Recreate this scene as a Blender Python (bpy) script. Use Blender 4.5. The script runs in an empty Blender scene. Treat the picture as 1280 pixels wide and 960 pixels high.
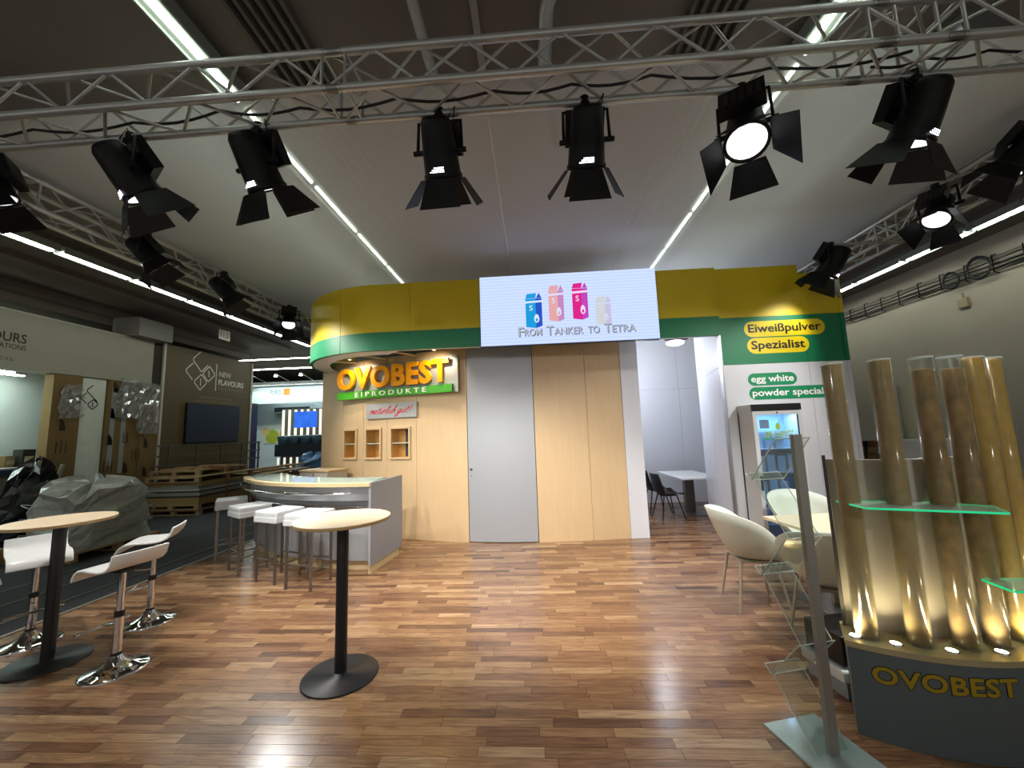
import bpy, math, random
import numpy as np
from mathutils import Vector, Matrix
random.seed(7)
R = math.radians
S = bpy.context.scene
COL = S.collection
PI = math.pi

# ------------------------------------------------------------------ camera
cd = bpy.data.cameras.new('camera'); cam = bpy.data.objects.new('camera', cd); COL.objects.link(cam)
cd.sensor_fit = 'HORIZONTAL'; cd.sensor_width = 36.0; cd.lens = 490.0 / 1280.0 * 36.0
cd.clip_start = 0.05; cd.clip_end = 200
def _cam():
    yaw, pitch, roll = R(-3.16), R(6.9), R(-1.94)
    f = Vector((math.sin(yaw)*math.cos(pitch), math.cos(yaw)*math.cos(pitch), math.sin(pitch)))
    r = Vector((math.cos(yaw), -math.sin(yaw), 0)); u = r.cross(f)
    c, s = math.cos(roll), math.sin(roll)
    r2 = c*r + s*u; u2 = -s*r + c*u
    m = Matrix((r2, u2, -f)).transposed().to_4x4(); m.translation = (0, 0, 1.7)
    cam.matrix_world = m
_cam(); S.camera = cam

# ------------------------------------------------------------------ world / view
w = bpy.data.worlds.new('hall_world'); S.world = w; w.use_nodes = True
w.node_tree.nodes['Background'].inputs[0].default_value = (1.0, 0.97, 0.92, 1)
w.node_tree.nodes['Background'].inputs[1].default_value = 0.42
S.view_settings.view_transform = 'Standard'; S.view_settings.look = 'None'
S.view_settings.exposure = 0.32; S.view_settings.gamma = 1.0
S.view_settings.use_curve_mapping = False
S.cycles.max_bounces = 7; S.cycles.diffuse_bounces = 4; S.cycles.glossy_bounces = 3; S.cycles.transparent_max_bounces = 16
S.cycles.sample_clamp_indirect = 6.0
S.cycles.caustics_reflective = False; S.cycles.caustics_refractive = False
SPOT_W = 205.0

# ------------------------------------------------------------------ material helpers
def lin(h):
    if isinstance(h, str):
        h = h.lstrip('#'); c = [int(h[i:i+2], 16)/255 for i in (0, 2, 4)]
    else: c = [v/255 for v in h]
    return tuple((v/12.92 if v <= .04045 else ((v+.055)/1.055)**2.4) for v in c) + (1,)
MATS = {}
def mat(name, col, rough=.5, metal=0., var=.10, vs=6., stretch=(1, 1, 1), bump=0., bs=60., spec=.5, emit=None, es=0., coat=0., detail=3):
    """principled material; base colour varied by object-space noise, fine bump"""
    if name in MATS: return MATS[name]
    m = bpy.data.materials.new(name); m.use_nodes = True; MATS[name] = m
    nt = m.node_tree; b = nt.nodes['Principled BSDF']; L = nt.links
    c = lin(col)
    tc = nt.nodes.new('ShaderNodeTexCoord'); mp = nt.nodes.new('ShaderNodeMapping'); mp.inputs['Scale'].default_value = stretch
    L.new(tc.outputs['Object'], mp.inputs['Vector'])
    n = nt.nodes.new('ShaderNodeTexNoise'); n.inputs['Scale'].default_value = vs; n.inputs['Detail'].default_value = detail
    L.new(mp.outputs[0], n.inputs['Vector'])
    mx = nt.nodes.new('ShaderNodeMix'); mx.data_type = 'RGBA'
    mx.inputs[6].default_value = tuple(max(0, v*(1-var)) for v in c[:3]) + (1,)
    mx.inputs[7].default_value = tuple(min(1, v*(1+var)) for v in c[:3]) + (1,)
    L.new(n.outputs[0], mx.inputs[0]); L.new(mx.outputs[2], b.inputs['Base Color'])
    b.inputs['Roughness'].default_value = rough; b.inputs['Metallic'].default_value = metal
    b.inputs['Specular IOR Level'].default_value = spec
    if coat: b.inputs['Coat Weight'].default_value = coat
    if bump:
        n2 = nt.nodes.new('ShaderNodeTexNoise'); n2.inputs['Scale'].default_value = bs; n2.inputs['Detail'].default_value = 4
        L.new(mp.outputs[0], n2.inputs['Vector'])
        bp = nt.nodes.new('ShaderNodeBump'); bp.inputs['Strength'].default_value = bump; bp.inputs['Distance'].default_value = .01
        L.new(n2.outputs[0], bp.inputs['Height']); L.new(bp.outputs[0], b.inputs['Normal'])
    if emit is not None:
        b.inputs['Emission Color'].default_value = lin(emit); b.inputs['Emission Strength'].default_value = es
    return m
def emis(name, col, strength, var=.04, vs=3., stretch=(1, 1, 1)):
    if name in MATS: return MATS[name]
    m = bpy.data.materials.new(name); m.use_nodes = True; MATS[name] = m
    nt = m.node_tree; nt.nodes.clear(); L = nt.links
    o = nt.nodes.new('ShaderNodeOutputMaterial'); e = nt.nodes.new('ShaderNodeEmission'); e.inputs[1].default_value = strength
    tc = nt.nodes.new('ShaderNodeTexCoord'); mp = nt.nodes.new('ShaderNodeMapping'); mp.inputs['Scale'].default_value = stretch
    n = nt.nodes.new('ShaderNodeTexNoise'); n.inputs['Scale'].default_value = vs
    L.new(tc.outputs['Object'], mp.inputs[0]); L.new(mp.outputs[0], n.inputs[0])
    c = lin(col); mx = nt.nodes.new('ShaderNodeMix'); mx.data_type = 'RGBA'
    mx.inputs[6].default_value = tuple(v*(1-var) for v in c[:3])+(1,); mx.inputs[7].default_value = tuple(min(1, v*(1+var)) for v in c[:3])+(1,)
    L.new(n.outputs[0], mx.inputs[0]); L.new(mx.outputs[2], e.inputs[0]); L.new(e.outputs[0], o.inputs[0])
    return m
def clear(name, tint, alpha=.1, rough=.03, gloss=1.0, vs=4., amt=.0):
    """thin clear sheet: transparent body with fresnel gloss and a little milky diffuse"""
    if name in MATS: return MATS[name]
    m = bpy.data.materials.new(name); m.use_nodes = True; MATS[name] = m
    nt = m.node_tree; nt.nodes.clear(); L = nt.links
    o = nt.nodes.new('ShaderNodeOutputMaterial'); t = nt.nodes.new('ShaderNodeBsdfTransparent'); t.inputs[0].default_value = lin(tint)
    d = nt.nodes.new('ShaderNodeBsdfDiffuse'); d.inputs[0].default_value = lin('#dfe6e4')
    g = nt.nodes.new('ShaderNodeBsdfGlossy'); g.inputs['Roughness'].default_value = rough
    n = nt.nodes.new('ShaderNodeTexNoise'); n.inputs['Scale'].default_value = vs; n.inputs['Detail'].default_value = 5
    tc = nt.nodes.new('ShaderNodeTexCoord'); L.new(tc.outputs['Object'], n.inputs[0])
    ma = nt.nodes.new('ShaderNodeMath'); ma.operation = 'MULTIPLY_ADD'; ma.inputs[1].default_value = amt; ma.inputs[2].default_value = alpha; ma.use_clamp = True
    L.new(n.outputs[0], ma.inputs[0])
    m1 = nt.nodes.new('ShaderNodeMixShader'); L.new(ma.outputs[0], m1.inputs[0]); L.new(t.outputs[0], m1.inputs[1]); L.new(d.outputs[0], m1.inputs[2])
    fr = nt.nodes.new('ShaderNodeLayerWeight'); fr.inputs['Blend'].default_value = .5
    fp = nt.nodes.new('ShaderNodeMath'); fp.operation = 'POWER'; fp.inputs[1].default_value = 3.5; L.new(fr.outputs['Facing'], fp.inputs[0])
    mg = nt.nodes.new('ShaderNodeMath'); mg.operation = 'MULTIPLY_ADD'; mg.inputs[1].default_value = .45*gloss; mg.inputs[2].default_value = .04*gloss; mg.use_clamp = True; L.new(fp.outputs[0], mg.inputs[0])
    m2 = nt.nodes.new('ShaderNodeMixShader'); L.new(mg.outputs[0], m2.inputs[0]); L.new(m1.outputs[0], m2.inputs[1]); L.new(g.outputs[0], m2.inputs[2])
    L.new(m2.outputs[0], o.inputs[0]); return m
def gauze_mat():
    m = bpy.data.materials.new('gauze'); m.use_nodes = True; nt = m.node_tree; nt.nodes.clear(); L = nt.links
    o = nt.nodes.new('ShaderNodeOutputMaterial'); t = nt.nodes.new('ShaderNodeBsdfTransparent')
    d = nt.nodes.new('ShaderNodeBsdfDiffuse'); d.inputs[0].default_value = lin('#e6eaf0')
    tr = nt.nodes.new('ShaderNodeBsdfTranslucent'); tr.inputs[0].default_value = lin('#cccfd2')
    mm = nt.nodes.new('ShaderNodeMixShader'); mm.inputs[0].default_value = .45; L.new(d.outputs[0], mm.inputs[1]); L.new(tr.outputs[0], mm.inputs[2])
    tc = nt.nodes.new('ShaderNodeTexCoord'); n = nt.nodes.new('ShaderNodeTexNoise'); n.inputs['Scale'].default_value = 90; L.new(tc.outputs['Object'], n.inputs[0])
    ma = nt.nodes.new('ShaderNodeMath'); ma.operation = 'MULTIPLY_ADD'; ma.inputs[1].default_value = .16; ma.inputs[2].default_value = .74; L.new(n.outputs[0], ma.inputs[0])
    m2 = nt.nodes.new('ShaderNodeMixShader'); L.new(ma.outputs[0], m2.inputs[0]); L.new(t.outputs[0], m2.inputs[1]); L.new(mm.outputs[0], m2.inputs[2])
    L.new(m2.outputs[0], o.inputs[0]); return m
def plank_mat():
    m = bpy.data.materials.new('walnut_plank'); m.use_nodes = True; nt = m.node_tree; L = nt.links; b = nt.nodes['Principled BSDF']
    at = nt.nodes.new('ShaderNodeAttribute'); at.attribute_name = 'tone'
    g = nt.nodes.new('ShaderNodeNewGeometry')
    off = nt.nodes.new('ShaderNodeMath'); off.operation = 'MULTIPLY'; off.inputs[1].default_value = 53.0; L.new(at.outputs['Fac'], off.inputs[0])
    cx = nt.nodes.new('ShaderNodeCombineXYZ'); L.new(off.outputs[0], cx.inputs[2]); L.new(off.outputs[0], cx.inputs[0])
    ad = nt.nodes.new('ShaderNodeVectorMath'); ad.operation = 'ADD'; L.new(g.outputs['Position'], ad.inputs[0]); L.new(cx.outputs[0], ad.inputs[1])
    mp = nt.nodes.new('ShaderNodeMapping'); mp.inputs['Scale'].default_value = (2.2, 26, 1); L.new(ad.outputs[0], mp.inputs[0])
    n = nt.nodes.new('ShaderNodeTexNoise'); n.inputs['Scale'].default_value = 1.25; n.inputs['Detail'].default_value = 6; n.inputs['Distortion'].default_value = 1.8; L.new(mp.outputs[0], n.inputs[0])
    rp = nt.nodes.new('ShaderNodeValToRGB'); e = rp.color_ramp.elements
    e[0].position = 0; e[0].color = lin('#5f4433'); e[1].position = 1; e[1].color = lin('#ae9070')
    for p, c in ((.18, '#6c4c37'), (.45, '#876448'), (.72, '#9d7c5a')):
        x = e.new(p); x.color = lin(c)
    L.new(at.outputs['Fac'], rp.inputs[0])
    r2 = nt.nodes.new('ShaderNodeValToRGB'); e = r2.color_ramp.elements
    e[0].position = .33; e[0].color = (.55, .49, .44, 1); e[1].position = .62; e[1].color = (1.12, 1.1, 1.08, 1)
    L.new(n.outputs[0], r2.inputs[0])
    mx = nt.nodes.new('ShaderNodeMix'); mx.data_type = 'RGBA'; mx.blend_type = 'MULTIPLY'; mx.inputs[0].default_value = .9
    L.new(rp.outputs[0], mx.inputs[6]); L.new(r2.outputs[0], mx.inputs[7]); L.new(mx.outputs[2], b.inputs['Base Color'])
    n3 = nt.nodes.new('ShaderNodeTexNoise'); n3.inputs['Scale'].default_value = 1.1; n3.inputs['Detail'].default_value = 3; L.new(g.outputs['Position'], n3.inputs[0])
    mr = nt.nodes.new('ShaderNodeMapRange'); mr.inputs[3].default_value = .15; mr.inputs[4].default_value = .30; L.new(n3.outputs[0], mr.inputs[0]); L.new(mr.outputs[0], b.inputs['Roughness'])
    b.inputs['Specular IOR Level'].default_value = .55
    bp = nt.nodes.new('ShaderNodeBump'); bp.inputs['Strength'].default_value = .06; bp.inputs['Distance'].default_value = .004; L.new(n.outputs[0], bp.inputs['Height']); L.new(bp.outputs[0], b.inputs['Normal'])
    return m
M_PLANK = plank_mat(); M_GAUZE = gauze_mat()
MAPLE = mat('maple', '#ccb088', .42, var=.09, vs=3, stretch=(9, 9, .7), bump=.03, bs=8, detail=5)
MAPLE2 = mat('maple_top', '#dac6a6', .4, var=.07, vs=3, stretch=(1, 12, 9), detail=5)
PINE = mat('pale_plinth', '#cbb589', .5, var=.07, vs=3, stretch=(1, 1, 12))
YEL = mat('yellow_laminate', '#d0b700', .5, var=.04, vs=2)
GRN = mat('green_laminate', '#00774b', .5, var=.05, vs=2)
GRNB = mat('green_sign', '#43a51c', .4, var=.04)
WHT = mat('white_panel', '#d4d6dc', .45, var=.03, vs=2)
WHT2 = mat('white_plastic', '#e9eceb', .3, var=.03)
SHELLW = mat('shell_white', '#d0d3c6', .4, var=.03)
GREY = mat('grey_panel', '#9a9da2', .5, var=.05, vs=3)
ALU = mat('brushed_alu', '#b9bcbf', .34, .9, var=.07, vs=4, stretch=(1, 1, 40), bump=.02)
DOORM = mat('silver_laminate', '#a5a9ae', .45, .3, var=.05, vs=5, stretch=(1, 1, 60))
TRUSSM = mat('truss_alu', '#b4b5b2', .40, .55, var=.12, vs=14)
CHROME = mat('chrome', '#dedede', .06, 1., var=.02)
STEEL = mat('satin_steel', '#8f8b84', .32, .9, var=.06)
BLK = mat('black_powder', '#16181a', .45, var=.15, vs=30, bump=.03, bs=300)
BLK2 = mat('black_metal_lamp', '#060607', .5, .0, var=.2, vs=20, spec=.25)
BLKP = mat('black_plastic', '#101012', .4, var=.1)
DGREY = mat('dark_grey_base', '#5b686c', .5, var=.07, vs=8)
CONC = mat('concrete', '#67615a', .9, var=.16, vs=1.5, bump=.15, bs=30, detail=8)
CONCB = mat('brown_concrete', '#7b7166', .9, var=.18, vs=1.2, bump=.15, bs=25, detail=8)
PLAST = mat('plaster_wall', '#b9af9e', .9, var=.08, vs=1.2, bump=.1, bs=40, detail=8)
CARPET = mat('dark_carpet', '#34363a', .95, var=.25, vs=40, bump=.2, bs=200)
CARD = mat('cardboard', '#7c6339', .85, var=.10, vs=5)
CARD2 = mat('cardboard_light', '#9d8258', .85, var=.12, vs=6)
PALW = mat('pallet_wood', '#a98c66', .85, var=.22, vs=5, stretch=(1, 10, 10), bump=.1)
BROWN = mat('brown_kiosk', '#5f5032', .6, var=.05, vs=2)
BEIGE = mat('beige_fascia', '#a39f90', .8, var=.05, vs=3)
FILM = mat('stretch_film', '#b3b8b0', .28, 0, var=.35, vs=9, bump=.6, bs=14, spec=.9)
BAG = mat('black_bag', '#0d0f14', .22, var=.3, vs=8, bump=.7, bs=10, spec=.8)
ORANGE = mat('orange_letter', '#f7a404', .4, var=.03)
RED = mat('red_ink', '#c8102e', .5, var=.05)
INKB = mat('black_ink', '#0d0d0d', .5, var=.05)
INKW = mat('white_ink', '#f2f4f2', .5, var=.02)
INKY = mat('yellow_pill', '#e8cf00', .45, var=.03)
INKG = mat('green_pill', '#058a56', .45, var=.03)
INKO = mat('yellow_letter', '#a88f14', .5, var=.05)
SIGNG = mat('sign_grey', '#a6a9a8', .45, .3, var=.05)
POWD1 = mat('powder_tan', '#ab8850', .95, var=.30, vs=30, stretch=(1, 1, .6), bump=.25, bs=60, detail=7)
POWD2 = mat('powder_brown', '#9c742f', .95, var=.9, vs=18, stretch=(1, 1, .7), bump=.3, bs=50, detail=7)
POWD3 = mat('powder_yellow', '#cc9e32', .95, var=.36, vs=26, stretch=(1, 1, .6), bump=.25, bs=60, detail=7)
BLUE = mat('navy_panel', '#1c2350', .5, var=.06)
CORD = mat('cable_black', '#0b0b0b', .5, var=.1)
ACRYL = clear('acrylic', '#f4faf8', .03, .03, 1.2)
ACRE = clear('acrylic_edge', '#e6f2ee', .75, .08, 1.5)
TUBEG = clear('tube_acrylic', '#f2f4f0', .04, .14, .5)
GLASSF = clear('fridge_glass', '#d8e8f6', .03, .02, 1.0)
GLASSC = clear('counter_glass', '#d5f0e2', .35, .03, 1.0)
GEDGE = mat('green_glass_edge', '#15c98a', .1, var=.05, emit='#10c884', es=.55)  # edge glow put in as emission; the glass is no lamp
FILMC = clear('clear_film', '#e8e8e0', .12, .12, 3.0, 7., .25)

# ------------------------------------------------------------------ mesh helpers
class MB:
    def __init__(s, T=None): s.v = []; s.f = []; s.sm = []; s.T = T
    def add(s, vs, fs, smooth=False):
        o = len(s.v)
        for p in vs:
            p = Vector(p); s.v.append(tuple(s.T @ p) if s.T is not None else tuple(p))
        for f in fs: s.f.append([i+o for i in f]); s.sm.append(smooth)
        return s
    def box(s, x0, x1, y0, y1, z0, z1):
        return s.add([(x0,y0,z0),(x1,y0,z0),(x1,y1,z0),(x0,y1,z0),(x0,y0,z1),(x1,y0,z1),(x1,y1,z1),(x0,y1,z1)],
            [(0,3,2,1),(4,5,6,7),(0,1,5,4),(1,2,6,5),(2,3,7,6),(3,0,4,7)])
    def obox(s, c, sx, sy, sz, M=None):
        c = Vector(c); M = M or Matrix.Identity(3); vs = []
        for k in (-1, 1):
            for i, j in ((-1,-1),(1,-1),(1,1),(-1,1)):
                vs.append(c + M @ Vector((i*sx/2, j*sy/2, k*sz/2)))
        return s.add(vs, [(0,3,2,1),(4,5,6,7),(0,1,5,4),(1,2,6,5),(2,3,7,6),(3,0,4,7)])
    def tube(s, pts, r, n=8, caps=True, smooth=True):
        pts = [Vector(p) for p in pts]; rs = r if isinstance(r, (list, tuple)) else [r]*len(pts)
        vs = []; fs = []; prev = None
        for i, p in enumerate(pts):
            t = (pts[min(i+1, len(pts)-1)] - pts[max(i-1, 0)]).normalized()
            if prev is None:
                a = Vector((0,0,1)) if abs(t.z) < .9 else Vector((1,0,0)); u = t.cross(a).normalized()
            else:
                u = (prev - t*prev.dot(t)).normalized()
            prev = u; q = t.cross(u)
            for k in range(n):
                an = 2*PI*k/n; vs.append(p + (u*math.cos(an) + q*math.sin(an))*rs[i])
        for i in range(len(pts)-1):
            for k in range(n):
                fs.append((i*n+k, i*n+(k+1)%n, (i+1)*n+(k+1)%n, (i+1)*n+k))
        s.add(vs, fs, smooth)
        if caps:
            m = len(pts)-1
            s.add(vs[:n], [tuple(range(n))[::-1]]); s.add(vs[m*n:], [tuple(range(n))])
        return s
    def lathe(s, prof, n=32, c=(0,0,0), smooth=True, a0=0, a1=2*PI):
        vs = []; fs = []; full = abs(a1-a0-2*PI) < 1e-6; m = n if full else n+1
        for r, z in prof:
            for k in range(m):
                a = a0+(a1-a0)*k/n; vs.append((c[0]+r*math.cos(a), c[1]+r*math.sin(a), c[2]+z))
        for i in range(len(prof)-1):
            for k in range(n):
                k2 = (k+1) % m
                fs.append((i*m+k, i*m+k2, (i+1)*m+k2, (i+1)*m+k))
        return s.add(vs, fs, smooth)
    def disc(s, r, z, n=32, c=(0,0,0), up=True):
        vs = [(c[0]+r*math.cos(2*PI*k/n), c[1]+r*math.sin(2*PI*k/n), c[2]+z) for k in range(n)]
        return s.add(vs, [tuple(range(n)) if up else tuple(range(n))[::-1]])
    def prism(s, poly, z0, z1, smooth=False):
        n = len(poly)
        a = sum(poly[i][0]*poly[(i+1)%n][1]-poly[(i+1)%n][0]*poly[i][1] for i in range(n))
        if a < 0: poly = poly[::-1]
        vs = [(x,y,z0) for x,y in poly]+[(x,y,z1) for x,y in poly]
        s.add(vs, [tuple(range(n))[::-1], tuple(range(n, 2*n))])
        return s.add(vs, [(i,(i+1)%n,(i+1)%n+n,i+n) for i in range(n)], smooth)
    def wallstrip(s, path, z0, z1, th, smooth=True):
        """vertical slab along a plan polyline; thickness to the left of travel is -th/+0"""
        P = [Vector((p[0], p[1])) for p in path]; n = len(P); B = []
        for i in range(n):
            t = (P[min(i+1,n-1)]-P[max(i-1,0)]).normalized(); B.append(P[i]+Vector((-t.y, t.x))*th)
        vs = [(p.x,p.y,z0) for p in P]+[(p.x,p.y,z1) for p in P]+[(p.x,p.y,z0) for p in B]+[(p.x,p.y,z1) for p in B]
        f1 = [(i,i+1,n+i+1,n+i) for i in range(n-1)]+[(2*n+i+1,2*n+i,3*n+i,3*n+i+1) for i in range(n-1)]
        f2 = [(n+i,n+i+1,3*n+i+1,3*n+i) for i in range(n-1)]+[(i+1,i,2*n+i,2*n+i+1) for i in range(n-1)]
        f2 += [(0,n,3*n,2*n),(n-1,3*n-1,4*n-1,2*n-1)]
        s.add(vs, f1, smooth); return s.add(vs, f2)
    def obj(s, name, m, parent=None, bevel=0, solid=0, kind=None, subsurf=0, attr=None):
        me = bpy.data.meshes.new(name); me.from_pydata(s.v, [], s.f)
        me.polygons.foreach_set('use_smooth', s.sm); me.update(); me.materials.append(m)
        if attr is not None:
            a = me.attributes.new('tone', 'FLOAT', 'FACE'); a.data.foreach_set('value', attr)
        o = bpy.data.objects.new(name, me); COL.objects.link(o)
        if parent: o.parent = parent
        if kind: o['kind'] = kind
        if solid:
            q = o.modifiers.new('solid', 'SOLIDIFY'); q.thickness = solid; q.offset = 0
        if bevel:
            q = o.modifiers.new('bevel', 'BEVEL'); q.width = bevel; q.segments = 2; q.limit_method = 'ANGLE'
        if subsurf:
            q = o.modifiers.new('sub', 'SUBSURF'); q.levels = subsurf; q.render_levels = subsurf
        return o
def tag(o, label, cat, group=None):
    o['label'] = label; o['category'] = cat
    if group: o['group'] = group
    return o
def thing(name, label, cat, loc=(0,0,0), rz=0, group=None):
    o = bpy.data.objects.new(name, None); COL.objects.link(o); o.empty_display_size = .1
    o.location = loc; o.rotation_euler = (0,0,rz); return tag(o, label, cat, group)
def structure(o): o['kind'] = 'structure'; return o
def inst(src, name, parent, loc=(0,0,0), rot=(0,0,0)):
    o = bpy.data.objects.new(name, src); COL.objects.link(o); o.parent = parent; o.location = loc; o.rotation_euler = rot; return o
def copy_tree(root, loc, rz, label, group=None):
    r = root.copy(); COL.objects.link(r); r.location = loc; r.rotation_euler = (0,0,rz); r['label'] = label
    if group: r['group'] = group
    for ch in list(root.children):
        c = ch.copy(); COL.objects.link(c); c.parent = r
        for g in list(ch.children):
            d = g.copy(); COL.objects.link(d); d.parent = c
    return r
def basis(d):
    d = Vector(d).normalized(); a = Vector((0,0,1)) if abs(d.z) < .98 else Vector((0,1,0))
    u = d.cross(a).normalized(); return u, d, u.cross(d)

# text: flat lettering built from the built-in font, fitted into a rectangle
_fc = {}
def text_geo(s, bold=0., shear=0., space=1., extrude=0.):
    k = (s, bold, shear, space, extrude)
    if k in _fc: return _fc[k]
    cu = bpy.data.curves.new('t', 'FONT'); cu.body = s; cu.size = 1; cu.offset = bold; cu.shear = shear; cu.space_character = space
    cu.resolution_u = 3; cu.extrude = extrude; cu.fill_mode = 'BOTH' if extrude else 'FRONT'
    o = bpy.data.objects.new('t', cu); COL.objects.link(o)
    bpy.context.view_layer.update()
    me = bpy.data.meshes.new_from_object(o.evaluated_get(bpy.context.evaluated_depsgraph_get()))
    v = [tuple(x.co) for x in me.vertices]; f = [tuple(p.vertices) for p in me.polygons]
    bpy.data.objects.remove(o); bpy.data.curves.remove(cu); bpy.data.meshes.remove(me)
    _fc[k] = (v, f); return v, f
def frame3(org, u, up=(0,0,1)):
    """matrix placing local x along u, y along up, z toward the reader"""
    u = Vector(u).normalized(); up = Vector(up).normalized(); n = u.cross(up)
    m = Matrix((u, up, n)).transposed().to_4x4(); m.translation = org; return m
def text_mb(s, W, H, F, bold=0., shear=0., space=1., depth=0., lift=.002):
    v, f = text_geo(s, bold, shear, space, .1 if depth else 0.)
    xs = [p[0] for p in v]; ys = [p[1] for p in v]; x0, x1, y0, y1 = min(xs), max(xs), min(ys), max(ys)
    sx = W/(x1-x0); sy = (H/(y1-y0)) if H else sx
    mb = MB(F); mb.add([((x-x0)*sx, (y-y0)*sy, lift + ((z+.1)*5*depth if depth else 0)) for x, y, z in v], f); return mb
def islands(v, f):
    par = list(range(len(v)))
    def fd(a):
        while par[a] != a: par[a] = par[par[a]]; a = par[a]
        return a
    for q in f:
        for i in q[1:]: par[fd(i)] = fd(q[0])
    g = {}
    for q in f: g.setdefault(fd(q[0]), []).append(q)
    out = []
    for fs in g.values():
        ids = sorted({i for q in fs for i in q}); mp = {i: k for k, i in enumerate(ids)}
        out.append(([v[i] for i in ids], [[mp[i] for i in q] for q in fs]))
    out.sort(key=lambda t: min(p[0] for p in t[0])); return out
def flat(poly, F, lift=.001):
    mb = MB(F); mb.add([(x, y, lift) for x, y in poly], [tuple(range(len(poly)))]); return mb
def pill(W, H, n=10):
    r = H/2; p = []
    for k in range(n+1): a = -PI/2+PI*k/n; p.append((W-r+r*math.cos(a), r+r*math.sin(a)))
    for k in range(n+1): a = PI/2+PI*k/n; p.append((r+r*math.cos(a), r+r*math.sin(a)))
    return p
def bars(segs, F, wd, lift=.003):
    mb = MB(F)
    for a, b in segs:
        a = Vector((a[0], a[1], 0)); b = Vector((b[0], b[1], 0)); t = (b-a).normalized(); n = Vector((-t.y, t.x, 0))*wd/2
        l = Vector((0, 0, lift)); mb.add([a-n+l, b-n+l, b+n+l, a+n+l], [(0,1,2,3)])
    return mb

# ================================================================== SETTING
# ---- stand floor: laminate strips on a platform
fl = MB().box(-4.90, 6.4, -3.0, 10.2, -.08, -.004).obj('floor', mat('platform_core', '#3a2a1e', .8)); structure(fl)
def plank_geo(mb, x0, x1, y0, y1, tones, t):
    b = .0012
    mb.add([(x0,y0,-.004),(x1,y0,-.004),(x1,y1,-.004),(x0,y1,-.004),(x0+b,y0+b,0),(x1-b,y0+b,0),(x1-b,y1-b,0),(x0+b,y1-b,0)],
           [(4,5,6,7),(0,1,5,4),(1,2,6,5),(2,3,7,6),(3,0,4,7)]); tones += [t]*5
rows = []; PW = .072; y = .4
rnd = random.Random(3)
while y < 9.6:
    x = -4.88 - rnd.random()*.4
    while x < 4.9:
        L = rnd.choice((.30, .36, .42, .5, .58, .66))
        rows.append((max(x, -4.88), min(x+L, 4.9), y, y+PW, min(1, max(0, rnd.gauss(.5, .20))))); x += L
    y += PW
rows = [r for r in rows if r[1]-r[0] > .03]
def seen(r):
    cx, cy = (r[0]+r[1])/2, (r[2]+r[3])/2
    vis = cy > 2.16 and -1.42*cy < cx < 1.22*cy and cx > -4.6 and not (1.6 < cx and cy < 3.0)
    return (0 if vis else 1, cx*cx+cy*cy)
rows.sort(key=seen)
for r in rows[:296]:
    mb = MB(); tn = []; plank_geo(mb, *r[:4], tn, r[4]); mb.obj('plank', M_PLANK, fl, attr=tn)
mb = MB(); tn = []
for r in rows[296:]: plank_geo(mb, *r[:4], tn, r[4])
mb.obj('plank_field', M_PLANK, fl, attr=tn, kind='stuff')
structure(MB().box(-4.945, -4.902, -3, 10.2, -.08, .004).obj('trim_1', mat('edge_trim', '#8f8473', .5, .3)))
# ---- hall floor with duct covers
hf = MB().box(-16, 14, -4, 30, -.2, -.081).obj('floor_hall', CARPET); structure(hf)
for i, x in enumerate((-5.55, -6.15, -6.75)):
    structure(MB().box(x, x+.035, -3, 20, -.081, -.074).obj('trim_%d' % (i+2), mat('duct_cover', '#5f5a50', .6, .3)))
# ---- hall ceiling
ce = MB().box(-16, 14, -6, 30, 5.25, 5.4).obj('ceiling', CONCB); structure(ce)
for x0, n, dx in ((-2.35, 6, .09), (1.45, 6, .09)):            # ribs of the ceiling deck
    for k in range(n): structure(MB().box(x0+k*dx, x0+k*dx+.03, -4, 24, 5.16, 5.252).obj('ceiling_rib', CONC, ce))
for x in (-8.9, 8.9):
    pass
structure(MB().box(-11.7, -10.95, -4, 14.4, 4.80, 5.3).obj('ceiling_beam', CONCB, ce))
structure(MB().box(-9.5, -9.3, -4, 14.4, 5.14, 5.26).obj('ceiling_beam', CONCB, ce))
structure(MB().box(-10.95, -10.90, -4, 14.4, 4.98, 5.03).obj('ceiling_ledge', CONC, ce))
# hall walls
structure(MB().box(9.2, 9.5, -6, 30, -.2, 5.3).obj('wall_right', PLAST))
structure(MB().box(-16, 9.4, 24, 24.3, -.2, 5.3).obj('wall_back', mat('far_wall', '#3e4548', .9)))
structure(MB().box(-16.3, -16, -4, 24, -.2, 5.3).obj('wall_left', mat('far_wall2', '#3a3c3a', .9)))
# ---- ceiling strip lights, each fitting a thing
TUBE_E = emis('strip_tube', '#e6f5e6', 16, .02)
TUBE_D = emis('strip_tube_side', '#eef6ea', 34, .02)
HOUS = mat('strip_housing', '#8c928a', .5, var=.05)
def strip(x, y0, y1, zz, label, group, m):
    t = thing('strip_light', label, 'ceiling light', (x, y0, zz), 0, group); L = y1-y0
    h = MB(); h.box(-.09, .09, 0, L, .03, .12); h.box(-.11, -.09, 0, L, .0, .12); h.box(.09, .11, 0, L, .0, .12); h.obj('housing', HOUS, t)
    MB().tube([(0, .03, .012), (0, L-.03, .012)], .019, 8).obj('tube_lamp', m, t)
ORD = ('first', 'second', 'third', 'fourth', 'fifth', 'sixth', 'seventh', 'eighth', 'ninth', 'tenth', 'eleventh', 'twelfth')
for x, nm, m in ((-2.78, 'left row above the canopy', TUBE_E), (2.58, 'right row above the canopy', TUBE_E),
             (-8.05, 'row above the aisle at left', TUBE_D), (8.0, 'row along the plaster wall at right', TUBE_D)):
    y = -.4 if abs(x) < 4 else 3.41; k = 0; out = 10.5 if abs(x) < 4 else 13.4
    while y < out:
        strip(x, y, y+1.22, 5.0, ORD[k] + ' strip light from the front, ' + nm, 'strip lights: ' + nm, m); y += 1.27; k += 1
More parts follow.
